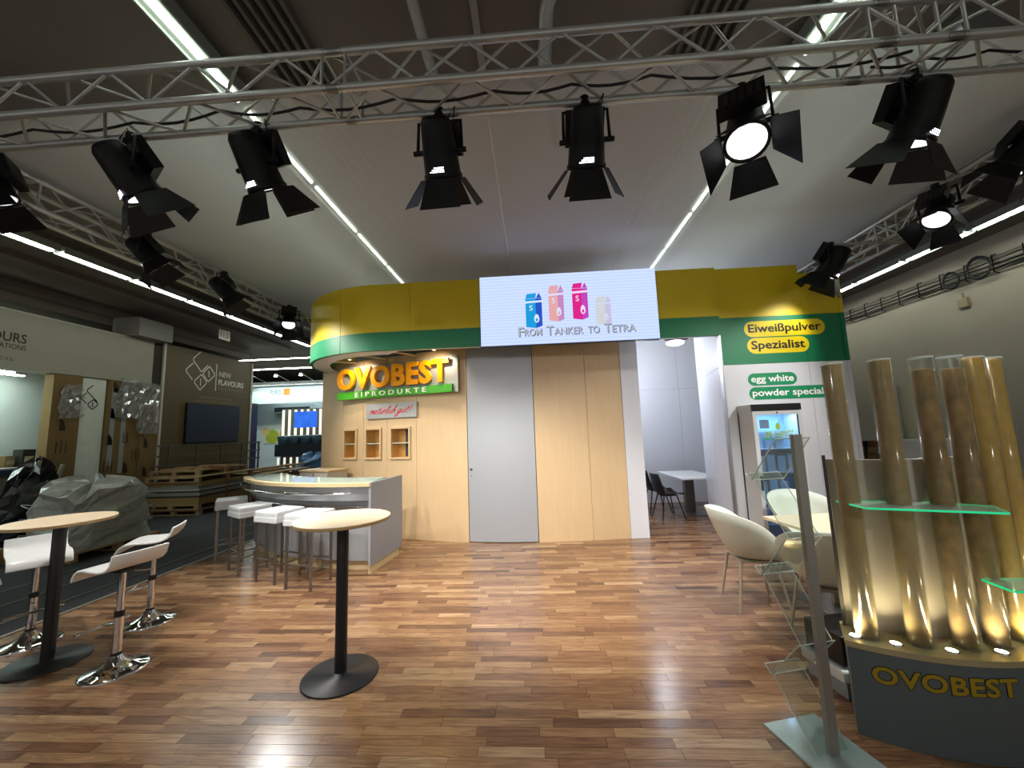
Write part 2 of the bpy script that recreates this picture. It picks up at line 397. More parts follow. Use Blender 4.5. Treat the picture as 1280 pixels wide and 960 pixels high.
# hangers between the lamp rows and the deck: slim channels (part of the ceiling)
for x in (-2.78, 2.58, -8.05, 8.0):
    structure(MB().box(x-.03, x+.03, -.4, 14, 5.12, 5.26).obj('ceiling_channel', CONC, ce))
structure(MB().box(-.40, -.34, -4, 20, 5.20, 5.26).obj('ceiling_conduit', mat('conduit', '#a8a39a', .6), ce))
# pipes and spiral duct
tag(MB().tube([(-.80, -2, 5.05), (-.86, 12, 5.05)], .05, 10).obj('ceiling_pipe', TRUSSM), 'thin grey pipe under the ceiling left of the truss middle', 'pipe')
tag(MB().tube([(.62, .6, 4.95), (.30, 2.4, 4.95), (.22, 2.75, 5.02), (.20, 12, 5.05)], .06, 10).obj('ceiling_pipe', TRUSSM), 'bent grey pipe under the ceiling right of the truss middle', 'pipe')
du = thing('spiral_duct', 'round spiral ventilation duct above the canopy at right', 'duct', (0,0,0))
MB().tube([(3.72, 3.0, 4.85), (3.72, 13, 4.85)], .17, 20).obj('duct_pipe', mat('galvanised', '#8e9294', .35, .8), du)
dm = MB(); dm.lathe([(.165, -.02), (.19, 0), (.165, .02)], 20); dme = dm.obj('duct_ring', mat('galvanised_ring', '#a9adaf', .3, .8), du)
dme.location = (3.72, 3.1, 4.85); dme.rotation_euler = (PI/2, 0, 0)
for k in range(1, 28): inst(dme.data, 'duct_ring', du, (3.72, 3.1+k*.22, 4.85), (PI/2, 0, 0))
# ---- gauze canopy over the stand
gz = thing('gauze_canopy', 'grey see-through gauze canopy stretched over the stand above the trusses', 'canopy', (0, 0, 4.32))
g = MB(); nx, ny = 26, 14; vs = []; fs = []
for j in range(ny+1):
    for i in range(nx+1):
        u, v = i/nx, j/ny; x = -4.78+9.4*u; yy = 2.62+5.4*v
        sag = -.05*math.sin(PI*u)*math.sin(PI*v) - .02*math.sin(9*PI*u)*.15
        vs.append((x, yy, sag))
for j in range(ny):
    for i in range(nx): a = j*(nx+1)+i; fs.append((a, a+1, a+nx+2, a+nx+1))
g.add(vs, fs, True); g.obj('gauze_cloth', M_GAUZE, gz)
h = MB()
h.tube([(-4.78, 2.62, 0), (4.62, 2.62, 0)], .008, 6); h.tube([(-4.78, 2.62, 0), (-4.78, 8.02, 0)], .008, 6); h.tube([(4.62, 2.62, 0), (4.62, 8.02, 0)], .008, 6)
h.obj('hem', mat('gauze_hem', '#b9b4ab', .8), gz)
for x, r in ((-.29, .009), (-1.78, .004), (-1.70, .004), (-1.60, .004), (-1.50, .004), (1.28, .004), (1.38, .004), (1.47, .004), (1.54, .004)):
    u = (x+4.78)/9.4
    MB().tube([(x, 2.62+5.4*k/14, -.05*math.sin(PI*u)*math.sin(PI*k/14)-.003*math.sin(9*PI*u)-.003) for k in range(15)], r, 5).obj('rib_line', mat('rib_line_pale', '#d5d3cf', .8), gz)  # thin tubes added on the cloth for ceiling ribs and conduit showing through

# ---- right wall fittings
tr = thing('cable_tray', 'wire cable tray running along the plaster wall at right', 'cable tray', (9.13, 0, 4.66))
for z in (-.16, .0, .14): MB().tube([(0, 4, z), (0, 14, z)], .012, 6).obj('tray_wire', STEEL, tr)
for z, dx in ((-.10, .01), (-.03, -.02), (.05, 0), (-.14, -.03)): MB().tube([(-.03+dx, 4+.5*i, z+.012*math.sin(i*1.7+z*40)) for i in range(21)], .014, 6).obj('cable', CORD, tr)
for k in range(19):
    b = MB(); b.tube([(.04, 0, -.2), (-.05, 0, -.18), (-.05, 0, .16), (.04, 0, .18)], .012, 5)
    if k == 0: br = b.obj('tray_bracket', BLK2, tr); br.location = (0, 4.4, 0); brd = br.data
    else: inst(brd, 'tray_bracket', tr, (0, 4.4+k*.5, 0))
def coil(name, label, loc, r, n):
    b = MB(); pts = []
    for i in range(n*18+1):
        a = 2*PI*i/18; rr = r*(1-.22*(i/(n*18)))+.015*math.sin(i*.7); pts.append((.03*math.sin(i*.37), rr*math.sin(a), rr*math.cos(a)))
    b.tube(pts, .016, 6); o = b.obj(name, CORD); o.location = loc; return tag(o, label, 'cable coil', 'cable coils hung on the tray')
coil('cable_coil', 'smaller black cable coil hung on the wall tray', (9.05, 8.66, 4.60), .19, 6)
coil('cable_coil', 'larger black cable coil with a hanging loop on the wall tray', (9.05, 8.12, 4.66), .24, 7)
jb = thing('junction_box', 'small beige junction box on the plaster wall below the coils', 'junction box', (9.13, 8.6, 3.98))
MB().box(0, .07, -.1, .1, 0, .2).obj('box_body', mat('beige_box', '#a8987a', .6), jb, bevel=.01)
MB().tube([(.04, 0, .2), (.04, 0, .32)], .015, 6).obj('conduit', mat('beige_box', ''), jb)

# ================================================================== STAND WALLS
WP = [(-3.97,7.31),(-3.5,7.07),(-2.8,6.79),(-2.2,6.60),(-1.63,6.44),(-1.1,6.32),(-.55,6.25),(0,6.25),(.7,6.3),(1.41,6.39),(1.7,6.42)]
_wx = np.array([p[0] for p in WP]); _wy = np.array([p[1] for p in WP])
_gx = np.linspace(-4.3, 2.0, 631); _gy = np.interp(_gx, _wx, _wy)
_gy[_gx < -3.97] = 7.31 - (_gx[_gx < -3.97]+3.97)*.5
for _ in range(3): _gy = np.convolve(np.pad(_gy, 20, mode='edge'), np.ones(41)/41, 'valid')
def wy(x): return float(np.interp(x, _gx, _gy))
def wdir(x): d = Vector((.02, wy(x+.01)-wy(x-.01), 0)); return d.normalized()
wall = bpy.data.objects.new('wall_back_stand', None); COL.objects.link(wall); structure(wall)
def wall_panel(x0, x1, z0, z1, m, hole=None, name='panel', off=0., th=.04):
    g = .0025; x0 += g; x1 -= g; mb = MB()
    xs = [x0, x1]; zs = [z0, z1]
    if hole: xs = [x0, hole[0], hole[1], x1]; zs = [z0, hole[2], hole[3], z1]
    for i in range(len(xs)-1):
        n = max(2, int((xs[i+1]-xs[i])/.06)); pth = [(xs[i]+(xs[i+1]-xs[i])*k/n, 0) for k in range(n+1)]
        pth = [(x, wy(x)+off) for x, _ in pth]
        for j in range(len(zs)-1):
            if hole and i == 1 and j == 1: continue
            mb.wallstrip(pth, zs[j], zs[j+1], th)
    return mb.obj(name, m, wall)
NZ0, NZ1 = 1.33, 1.81
NICH = [(-3.54, -3.18), (-3.04, -2.66), (-2.52, -2.09)]
wall_panel(-4.10, -3.56, .0, 3.08, MAPLE)
wall_panel(-3.56, -3.07, .0, 3.08, MAPLE, (NICH[0][0]+.04, NICH[0][1]-.04, NZ0, NZ1))
wall_panel(-3.07, -2.57, .0, 3.08, MAPLE, (NICH[1][0]+.04, NICH[1][1]-.04, NZ0, NZ1))
wall_panel(-2.57, -2.00, .0, 3.08, MAPLE, (NICH[2][0]+.04, NICH[2][1]-.04, NZ0, NZ1))
wall_panel(-2.00, -1.10, .0, 3.10, MAPLE)
wall_panel(-0.01, .83, .0, 3.12, MAPLE)
wall_panel(.83, 1.41, .0, 3.12, MAPLE)
wall_panel(1.41, 1.70, .0, 3.12, WHT, off=-.012)
# silver flush door
dr = bpy.data.objects.new('door_1', None); COL.objects.link(dr); structure(dr)
mb = MB(); mb.wallstrip([(x, wy(x)+.004) for x in np.linspace(-1.092, -.018, 16)], .012, 3.1, .035); mb.obj('door_leaf', DOORM, dr)
lx = -1.045; u = wdir(lx); F = frame3((lx, wy(lx)-.0, 1.12), u)
lk = MB(F); lk.lathe([(.0, .012), (.016, .012), (.022, .010), (.024, 0)], 20); lk.obj('lock_rose', CHROME, dr)
lk = MB(F); lk.lathe([(.0, .0135), (.010, .0135)], 12); lk.obj('keyhole', BLKP, dr)
lk = MB(frame3((lx, wy(lx), 1.02), u)); lk.lathe([(.0, .004), (.007, .004), (.008, 0)], 12); lk.obj('lock_screw', BLKP, dr)
# display niches set into the maple wall
for i, ((a, b), lb) in enumerate(zip(NICH, ('empty maple wall niche nearest the curved end of the wall', 'middle maple wall niche with a glass shelf', 'right maple wall niche with a dark grey inner strip'))):
    mx_ = (a+b)/2; u = wdir(mx_); W = (b-a); n = Vector((u.y, -u.x, 0)).normalized()
    t = thing('wall_niche', lb, 'niche', (mx_, wy(mx_), NZ0), math.atan2(u.y, u.x), 'niches in the maple wall')
    hw = W/2-.04; H = NZ1-NZ0; fy0, fy1 = -.028, .0
    for nm, bx in (('frame_side', (-hw-.035, -hw, fy0, fy1, -.035, H+.035)), ('frame_side', (hw, hw+.035, fy0, fy1, -.035, H+.035)),
                   ('frame_top', (-hw, hw, fy0, fy1, H, H+.035)), ('frame_bottom', (-hw, hw, fy0, fy1, -.035, 0))):
        MB().box(*bx).obj(nm, MAPLE, t, bevel=.004)
    q = MB(); d = .20
    q.box(-hw-.012, -hw, 0, d, 0, H); q.box(hw, hw+.012, 0, d, 0, H); q.box(-hw-.012, hw+.012, 0, d, H, H+.012); q.box(-hw-.012, hw+.012, 0, d, -.012, 0); q.box(-hw-.012, hw+.012, d, d+.012, -.012, H+.012)
    q.obj('recess', mat('maple_inner', '#dba862', .45, var=.1, vs=3, stretch=(9, 9, .8)), t)
    MB().box(-hw, hw, .01, d-.01, H*.49, H*.49+.008).obj('shelf', GLASSC, t)
    MB().box(-hw, hw, .006, .010, H*.487, H*.487+.012).obj('shelf_edge', mat('pale_glass_edge', '#cfe3da', .2), t)
    MB().box(-.004, .004, d-.006, d, 0, H).obj('back_joint', mat('joint', '#8a6a40', .7), t)
    if i: MB().box(hw-(.06, .14)[i-1], hw-.002, .10, .12, .01, H-.01).obj('grey_strip', mat('dark_strip', '#2c3236', .5), t)

# ---- fascia
FC = (-2.3, 7.3); FR = 1.75; Z0, ZM, Z1 = 2.95, 3.225, 3.96
def arc(a0, a1, r=FR, n=18): return [(FC[0]-r*math.sin(R(a0+(a1-a0)*k/n)), FC[1]-r*math.cos(R(a0+(a1-a0)*k/n))) for k in range(n+1)]
fa = thing('fascia', 'curved yellow and green fascia above the maple bar wall', 'fascia', (0,0,0))
segs = [[(-.735, 5.55), (-1.788, 5.55)], [(-1.792, 5.55), (-2.3, 5.55)]+arc(1, 19.8), arc(20.1, 52), arc(52.3, 84), arc(84.3, 118)]
for sg in segs:
    sg = sg[::-1]
    MB().wallstrip(sg, ZM, Z1, .05).obj('yellow_panel', YEL, fa); MB().wallstrip(sg, Z0, ZM-.001, .05).obj('green_panel', GRN, fa)
sf = MB(); o1 = [(-.735, 5.60), (-2.3, 5.60)]+arc(0, 118, 1.70, 30); i1 = [(-.735, 5.66), (-2.0, 5.66)]+arc(-3, 118, 1.44, 30)
n = min(len(o1), len(i1)); vs = [(p[0], p[1], Z0+.004) for p in o1[:n]]+[(p[0], p[1], Z0+.004) for p in i1[:n]]
sf.add(vs, [(i, i+1, n+i+1, n+i) for i in range(n-1)]); sf.obj('soffit', WHT, fa, solid=.012)
for a in (8, 30, 62): # struts tying fascia to the wall
    p = arc(a, a+1, 1.69)[0]; q = (p[0]+.55, min(wy(min(1.6, p[0]+.55)), p[1]+1.0)); MB().tube([(p[0], p[1], 3.03), (q[0], q[1]-.02, 3.05)], .018, 6).obj('strut', mat('cream_arm', '#d9c9a4', .5), fa)
# right fascia + right stand wall
fr = thing('fascia', 'straight yellow and green fascia above the meeting room opening', 'fascia', (0,0,0))
MB().box(1.808, 2.656, 5.56, 5.62, ZM, Z1-.02).obj('yellow_panel', YEL, fr); MB().box(1.808, 2.656, 5.56, 5.62, Z0, ZM-.001).obj('green_panel', GRN, fr)
MB().box(1.80, 2.656, 5.62, 5.66, Z0, Z1-.03).obj('backing', WHT, fr)
rw = bpy.data.objects.new('wall_right_stand', None); COL.objects.link(rw); structure(rw)
for a, b in ((2.66, 3.818), (3.822, 4.32)):
    top = Z1-.03 if a < 3 else 3.80
    MB().box(a, b, 5.6, 5.64, 3.20, top).obj('yellow_panel', YEL, rw); MB().box(a, b, 5.6, 5.64, 2.522, 3.198).obj('green_panel', GRN, rw)
    MB().box(a, b, 5.6, 5.64, .0, 2.52).obj('white_panel', WHT, rw)
for z0, z1, m in ((0, 2.518, WHT), (2.522, 3.198, GRN), (3.20, 3.79, YEL)): MB().box(4.322, 4.37, 5.59, 5.75, z0, z1).obj('edge_post', m, rw)
MB().box(2.64, 2.66, 5.58, 5.66, 0, 2.95).obj('corner_trim', ALU, rw)
# jamb wall of the opening, panelled
jw = bpy.data.objects.new('wall_jamb_stand', None); COL.objects.link(jw); structure(jw)
A = Vector((2.66, 5.66)); B = Vector((3.06, 7.46))
for i in range(2):
    a = A.lerp(B, i*.5+.001); b = A.lerp(B, i*.5+.499)
    for z0, z1 in ((0, 2.515), (2.52, 3.4)): MB().wallstrip([tuple(b), tuple(a)], z0, z1, .05).obj('panel', WHT, jw)
mw = bpy.data.objects.new('wall_meeting_room', None); COL.objects.link(mw); structure(mw)
xs = [.2, 1.45, 2.45, 3.35, 4.5]
for i in range(4):
    for z0, z1 in ((0, 2.555), (2.56, 3.9)): MB().box(xs[i]+.003, xs[i+1]-.003, 9.25, 9.29, z0, z1).obj('panel', WHT, mw)
structure(MB().box(1.62, 1.66, 6.5, 9.25, 0, 3.4).obj('wall_meeting_left', WHT)); structure(MB().box(4.46, 4.5, 5.8, 9.25, 0, 3.4).obj('wall_meeting_right', WHT))

# ---- LED screen
led = thing('led_screen', 'wide LED screen showing drink cartons in the middle of the fascia', 'screen', (-.73, 5.50, 2.93))
def led_mat():
    m = bpy.data.materials.new('led_picture'); m.use_nodes = True; nt = m.node_tree; nt.nodes.clear(); L = nt.links
    o = nt.nodes.new('ShaderNodeOutputMaterial'); e = nt.nodes.new('ShaderNodeEmission'); e.inputs[1].default_value = 1.08
    tc = nt.nodes.new('ShaderNodeTexCoord'); wv = nt.nodes.new('ShaderNodeTexWave'); wv.bands_direction = 'Z'; wv.inputs['Scale'].default_value = 7; wv.inputs['Distortion'].default_value = .6
    L.new(tc.outputs['Object'], wv.inputs[0]); mx = nt.nodes.new('ShaderNodeMix'); mx.data_type = 'RGBA'
    mx.inputs[6].default_value = lin('#aebfee'); mx.inputs[7].default_value = lin('#bccbf4'); L.new(wv.outputs[1], mx.inputs[0]); L.new(mx.outputs[2], e.inputs[0]); L.new(e.outputs[0], o.inputs[0]); return m
LW, LH = 2.53, 1.03; LED_M = led_mat()
for i in range(5):
    for j in range(2): MB().box(i*LW/5+.0006, (i+1)*LW/5-.0006, 0, .06, j*LH/2+.0006, (j+1)*LH/2-.0006).obj('led_tile', LED_M, led)
MB().box(-.006, LW+.006, .02, .10, -.008, LH+.006).obj('frame', BLKP, led)
F = frame3((0, -.001, 0), (1, 0, 0))
def carton(x, z, wd, ht, ca, cb, white, nm):
    g = MB(F); top = .16*ht
    em = emis('led_'+nm+'_a', ca, .8); em2 = emis('led_'+nm+'_b', cb, .8); ew = emis('led_white_'+nm, white, .8)
    c = flat([(x, z), (x+wd*.62, z-.02), (x+wd*.62, z+ht-top), (x, z+ht-top)], F, .001).obj('carton_front', em, led)
    flat([(x+wd*.62, z-.02), (x+wd, z+.01), (x+wd, z+ht-top), (x+wd*.62, z+ht-top)], F, .001).obj('carton_side', em2, led)
    flat([(x, z+ht-top+.004), (x+wd*.62, z+ht-top+.004), (x+wd*.68, z+ht), (x+wd*.1, z+ht-.01)], F, .001).obj('carton_gable', em, led)
    flat([(x+wd*.66, z+ht-top+.004), (x+wd, z+ht-top+.004), (x+wd*.84, z+ht)], F, .001).obj('carton_gable', em2, led)
    flat([(x-.003, z+ht*.70), (x+wd+.003, z+ht*.72), (x+wd+.003, z+ht*.78), (x-.003, z+ht*.76)], F, .002).obj('carton_band', ew, led)
    flat([(x+wd*.66+wd*.16*math.sin(a), z+ht*.22+ht*.13*math.cos(a)*(1.15 if math.cos(a) > 0 else .8)) for a in [2*PI*k/16 for k in range(16)]], F, .003).obj('egg_mark', ew, led)
    flat([(x+wd*.66+wd*.07*math.sin(a), z+ht*.20+ht*.05*math.cos(a)) for a in [2*PI*k/12 for k in range(12)]], F, .004).obj('egg_mark', em, led)
    text_mb('S', wd*.22, ht*.16, F @ Matrix.Translation((x+wd*.22, z+ht*.48, 0)), bold=.01, lift=.003).obj('carton_letter', ew, led)
carton(.66, .25, .235, .50, '#1f9fe0', '#2b56c8', '#d8ecff', 'cyan')
carton(.995, .33, .215, .52, '#e7a9ac', '#c88ac4', '#dfe0fa', 'peach')
carton(1.335, .34, .22, .53, '#e0288e', '#c04ac0', '#f0dcf4', 'magenta')
carton(1.66, .25, .215, .40, '#d2d6d8', '#c9c4e2', '#d4dcf6', 'faded')
for dz, dx, m, lf in ((-.008, .008, emis('led_shadow', '#4a4a55', .6), .004), (0, 0, emis('led_letter', '#b2b6c2', .8), .005)):
    x = .54
    for wrd in ('From', 'Tanker', 'to', 'Tetra'):
        cap = wrd[0].isupper(); rest = wrd[1:].upper() if cap else wrd.upper()
        if cap:
            cw = .085 if wrd[0] == 'F' else .105
            text_mb(wrd[0], cw, .135, F @ Matrix.Translation((x+dx, .115+dz, 0)), bold=.012, lift=lf).obj('screen_letter', m, led); x += cw+.008
        rw_ = len(rest)*.082
        text_mb(rest, rw_, .105, F @ Matrix.Translation((x+dx, .115+dz, 0)), bold=.012, lift=lf).obj('screen_letters', m, led); x += rw_+.065

# ================================================================== SIGNS
def sign_frame(x0, x1, z, off):
    a = Vector((x0, wy(x0), z)); b = Vector((x1, wy(x1), z)); u = (b-a).normalized(); n = Vector((u.y, -u.x, 0))
    mid = [wy(x0+(x1-x0)*k/8) - (a.y+(b.y-a.y)*k/8) for k in range(9)]; push = max(0, -min(mid))+off
    return a+n*push, u, (b-a).length
o, u, Wd = sign_frame(-3.56, -1.19, 2.37, .03)
sg = thing('brand_sign', 'large grey sign with raised orange OVOBEST letters on the maple wall', 'sign', o, math.atan2(u.y, u.x))
MB().box(0, Wd, -.0, .025, 0, .60).obj('backboard', SIGNG, sg, bevel=.003)
MB().box(0, Wd*.965, -.05, -.0, 0, .135).obj('green_bar', GRNB, sg, bevel=.004)
F = frame3((.02, -.035, .165), (1, 0, 0))
v, f = text_geo('OVOBEST', .038, 0, 1.08, .1)
xs = [p[0] for p in v]; ys = [p[1] for p in v]; sx = (Wd*.94)/(max(xs)-min(xs)); sy = .40/(max(ys)-min(ys))
for iv, jf in islands(v, f):
    mb = MB(F); mb.add([((p[0]-min(xs))*sx, (p[1]-min(ys))*sy, (p[2]+.1)*.25) for p in iv], jf); mb.obj('letter', ORANGE, sg)
mb_ = text_mb('EIPRODUKTE', Wd*.60, .085, frame3((Wd*.17, -.05, .03), (1, 0, 0)), bold=.02, space=1.6, depth=.008)
for iv, jf in islands(mb_.v, mb_.f): MB().add(iv, jf).obj('letter', INKW, sg)
o, u, Wd = sign_frame(-2.98, -1.97, 2.0, .03)
sg = thing('slogan_sign', 'small grey sign with red handwritten natuerlich gut lettering', 'sign', o, math.atan2(u.y, u.x))
MB().box(0, Wd, 0, .025, 0, .26).obj('backboard', SIGNG, sg, bevel=.003)
U_ = [[(0,.95),(.05,.2),(.2,0),(.4,.2),(.5,.95)],[(.5,.9),(.5,.1),(.65,.1)]]
GL = {'n': ([[(0,.7),(.1,.95),(.15,0)],[(.15,.5),(.35,.95),(.5,.9),(.5,.1),(.65,.05)]], .66), 'a': ([[(.5,.85),(.25,.95),(.05,.6),(.05,.2),(.25,0),(.5,.5),(.5,.95)],[(.5,.9),(.5,.1),(.7,.1)]], .68),
 't': ([[(.25,1.7),(.2,.3),(.3,0),(.5,.1)],[(0,1.05),(.5,1.15)]], .5), 'u': (U_, .66), 'U': (U_+[[(.1,1.45),(.2,1.47)],[(.4,1.47),(.5,1.49)]], .66), 'r': ([[(0,.9),(.1,1),(.15,0)],[(.15,.6),(.3,.95),(.45,.9)]], .48),
 'l': ([[(.05,.3),(.3,1.8),(.2,2.),(.1,1.7),(.1,.2),(.25,0),(.4,.15)]], .4), 'i': ([[(.05,.95),(.05,.15),(.2,0),(.3,.15)],[(.1,1.4),(.18,1.48)]], .34), 'c': ([[(.45,.8),(.25,.95),(.05,.55),(.1,.1),(.3,0),(.5,.2)]], .5),
 'h': ([[(0,0),(.1,1.),(.25,2.),(.1,1.9),(.05,0)],[(.05,.5),(.25,.95),(.4,.85),(.42,.1),(.6,.1)]], .62), ' ': ([], .35), 'g': ([[(.5,.85),(.25,.95),(.05,.6),(.1,.15),(.3,.05),(.5,.5),(.5,.95)],[(.5,.9),(.45,-.6),(.25,-.95),(0,-.7),(.5,.05),(.65,.15)]], .68),
 '!': ([[(.3,1.9),(.2,.45)],[(.15,.1),(.21,.02)]], .45)}
x_ = 0; sgm = []
for ch in 'natUrlich gut!':
    for st_ in GL[ch][0]: sgm += [((x_+a[0]+.5*a[1], a[1]), (x_+b[0]+.5*b[1], b[1])) for a, b in zip(st_, st_[1:])]
    x_ += GL[ch][1]
kx, ky = Wd*.80/x_, .066
bars([((a[0]*kx, a[1]*ky), (b[0]*kx, b[1]*ky)) for a, b in sgm], frame3((Wd*.06, 0, .085), (1, 0, 0)), .0125, .003).obj('lettering', RED, sg, kind='stuff')
# pills on the right stand wall (flat print)
F = frame3((0, 5.6, 0), (1, 0, 0))
for x0, x1, z0, z1, s, pm, tm, bd in ((3.00, 4.10, 2.905, 3.13, 'Eiweißpulver', INKY, INKB, .022), (3.02, 3.86, 2.665, 2.89, 'Spezialist', INKY, INKB, .022),
                                  (2.98, 3.64, 2.215, 2.39, 'egg white', INKG, INKW, .022), (2.98, 4.17, 2.02, 2.195, 'powder specialist', INKG, INKW, .022)):
    p = flat([(a+x0, b+z0) for a, b in pill(x1-x0, z1-z0)], F, .0015).obj('print_pill', pm, rw)
    H = z1-z0; desc = .2 if any(ch in s for ch in 'pg') else 0
    text_mb(s, (x1-x0)-.5*H, H*(.70 if desc else .56), F @ Matrix.Translation((x0+.25*H, z0+H*(.12 if desc else .22), 0)), bold=bd, lift=.003).obj('print_text', tm, p)
# small arm lamps lighting the brand sign
def arm_lamp(x, y, z, tx, tz, label):
    t = thing('arm_lamp', label, 'lamp', (x, y, z), 0, 'arm lamps above the brand sign')
    MB().tube([(0, -.32, .02), (0, 0, .0)], .012, 6).obj('arm', mat('cream_arm', ''), t)
    MB().lathe([(.0, .05), (.03, .05), (.035, -.02), (.03, -.02)], 14).obj('head', mat('cream_arm', ''), t)
    MB().disc(.028, -.015, 14, up=False).obj('lens', emis('warm_lens', '#fff0cc', 6), t)
    ld = bpy.data.lights.new('arm_light', 'SPOT'); ld.energy = 23; ld.color = (1, .86, .62); ld.spot_size = R(130); ld.spot_blend = .8; ld.shadow_soft_size = .03
    lo = bpy.data.objects.new('arm_light', ld); COL.objects.link(lo); lo.parent = t; lo.location = (0, 0, -.04)
    d = Vector((tx-x, wy(tx)-y, tz-z)); lo.rotation_euler = d.to_track_quat('-Z', 'Y').to_euler()
arm_lamp(-3.15, 6.50, 3.04, -3.1, 2.55, 'small cream arm lamp above the left end of the brand sign')
arm_lamp(-1.55, 6.02, 3.04, -1.6, 2.55, 'small cream arm lamp above the right end of the brand sign')

# ================================================================== BAR COUNTER
CC = (-2.20, 8.15); DR = .80
def carc(r, a0, a1, n=28): return [(CC[0]-r*math.sin(R(a0+(a1-a0)*k/n)), CC[1]-r*math.cos(R(a0+(a1-a0)*k/n))) for k in range(n+1)]
A0, A1 = -1.5, 56
ct = thing('bar_counter', 'curved grey bar counter with glass-topped pale wood worktop', 'counter', (0,0,0))
def ring(mb, r0, r1, z0, z1, a0=A0, a1=A1, n=30):
    r0 += DR; r1 += DR
    o_, i_ = carc(r1, a0, a1, n), carc(r0, a0, a1, n); mb.prism(o_+i_[::-1], z0, z1)
mb = MB(); mb.wallstrip(carc(2.22+DR, A0, A1)[::-1], .12, 1.07, .04); mb.obj('front_panel', mat('grey_front', '#a2a6aa', .4, .35, var=.06, vs=3), ct)
mb = MB(); mb.wallstrip(carc(2.30+DR, A0, A1)[::-1], .88, 1.06, .06); mb.obj('metal_band', ALU, ct)
mb = MB(); mb.wallstrip(carc(2.17+DR, A0+.6, A1)[::-1], .0, .12, .03); mb.obj('plinth', PINE, ct)
mb = MB(); ring(mb, 1.78, 2.40, 1.07, 1.112); mb.obj('worktop', PINE, ct, bevel=.004)
mb = MB(); ring(mb, 1.80, 2.30, 1.113, 1.123); mb.obj('glass_top', GLASSC, ct)
mb = MB(); mb.tube([(x, y, .99) for x, y in carc(2.44+DR, A0+4, A1)], .016, 8); mb.obj('rail', CHROME, ct)
for a in (4, 18, 32, 46):
    p, q = carc(2.30+DR, a, a+1)[0], carc(2.44+DR, a, a+1)[0]; MB().tube([(*p, .99), (*q, .99)], .008, 6).obj('rail_bracket', CHROME, ct)
mb = MB(); mb.tube([(x, y, .80) for x, y in carc(2.25+DR, A0+2, A1)], .012, 8); mb.obj('lower_rail', CHROME, ct)
# end panel
e0 = Vector((-2.105, 4.965)); e1 = Vector((-2.0, 5.83))
mb = MB(); mb.wallstrip([tuple(e0), tuple(e1)], .11, 1.115, .03); mb.obj('end_panel', mat('grey_end', '#8f9297', .5, .1, var=.05), ct)
p0 = Vector((-2.125, 5.02)); p1 = Vector((-2.03, 5.78))
mb = MB(); mb.wallstrip([tuple(p0), tuple(p1)], 0, .11, .03); mb.obj('end_plinth', PINE, ct)
mb = MB(); ring(mb, 1.52, 1.78, 1.05, 1.075, A0, A0+18, 8); mb.obj('inner_shelf', WHT, ct)
mb = MB(); ring(mb, 1.60, 2.16, .0, .02, A0+1, A1-1); mb.obj('inner_floor', PINE, ct)
# back cabinet with wood top behind the bar
bc = thing('bar_cabinet', 'white back-bar cabinet with a wooden top behind the counter', 'cabinet', (-3.35, 6.93, 0), R(159))
MB().box(0, .70, .02, .42, .08, 1.12).obj('body', mat('cabinet_white', '#c3bdb2', .5), bc); MB().box(-.02, .72, .0, .44, 1.12, 1.155).obj('top', MAPLE, bc, bevel=.003)
for k in range(2): 
    d = MB().box(.01+k*.35, .335+k*.35, .425, .44, .1, 1.10).obj('door', mat('cabinet_white', ''), bc)
    MB().box(.28-k*.2+k*.35, .30-k*.2+k*.35, .44, .455, .85, .95).obj('handle', ALU, d)

# ================================================================== WHITE BAR STOOLS (padded)
def padded(label, loc, rz):
    t = thing('padded_stool', label, 'stool', loc, rz, 'white padded stools at the bar'); s = .165
    PAD = mat('white_pad', '#d2d6d8', .28, var=.06, vs=12, bump=.25, bs=22)
    MB().box(-.20, .20, -.20, .20, 0.73, .84).obj('seat', PAD, t, bevel=.022)
    w_ = MB(); w_.box(-.203, .203, -.203, .203, .70, .775); w_.obj('seat_skirt', PAD, t, bevel=.012)
    for i in (-1, 1):
        for j in (-1, 1): MB().box(i*s-.0125, i*s+.0125, j*s-.0125, j*s+.0125, 0, .73).obj('leg', STEEL, t)
    for i in (-1, 1):
        MB().box(i*s-.009, i*s+.009, -s, s, .20, .218).obj('stretcher', STEEL, t); MB().box(-s, s, i*s-.009, i*s+.009, .26, .278).obj('stretcher', STEEL, t)
for k, (x, y, a) in enumerate(((-4.64, 5.86, 52), (-3.90, 5.26, 34), (-3.24, 4.90, 20), (-2.72, 4.68, 10))):
    padded(('white padded bar stool farthest left at the counter', 'second white padded bar stool from the left at the counter', 'third white padded bar stool from the left at the counter', 'white padded bar stool nearest the front, behind the round table')[k], (x, y, 0), R(-a))

# ================================================================== HIGH TABLES
def high_table(label, loc, rz=0):
    t = thing('high_table', label, 'table', loc, rz, 'round high tables')
    mb = MB(); mb.lathe([(0, 1.075), (.335, 1.075), (.34, 1.08), (.34, 1.098)], 56); mb.obj('edge', mat('table_edge', '#b59a6c', .5), t)
    mb = MB(); mb.lathe([(.34, 1.0981), (.338, 1.10), (0, 1.10)], 56, smooth=False); mb.obj('table_top', MAPLE2, t)
    mb = MB(); P = [(.042*math.cos(a)*(1 if abs(math.cos(a)) > .3 else 1), .042*math.sin(a)) for a in [2*PI*k/20 for k in range(20)]]; mb.prism(P, .012, 1.07, True); mb.obj('post', BLK, t)
    mb = MB(); mb.lathe([(0, 1.055), (.11, 1.055), (.11, 1.075)], 24); mb.obj('mount_plate', BLK, t)
    mb = MB(); mb.lathe([(.26, 0), (.26, .009), (.256, .013), (.05, .014), (.045, .03), (.0, .03)], 56); mb.obj('base_plate', BLK, t)
high_table('round pale-topped high table with black post standing in mid-floor', (-1.47, 2.97, 0))
high_table('round pale-topped high table with black post at left, ringed by bar stools', (-3.96, 3.14, 0))

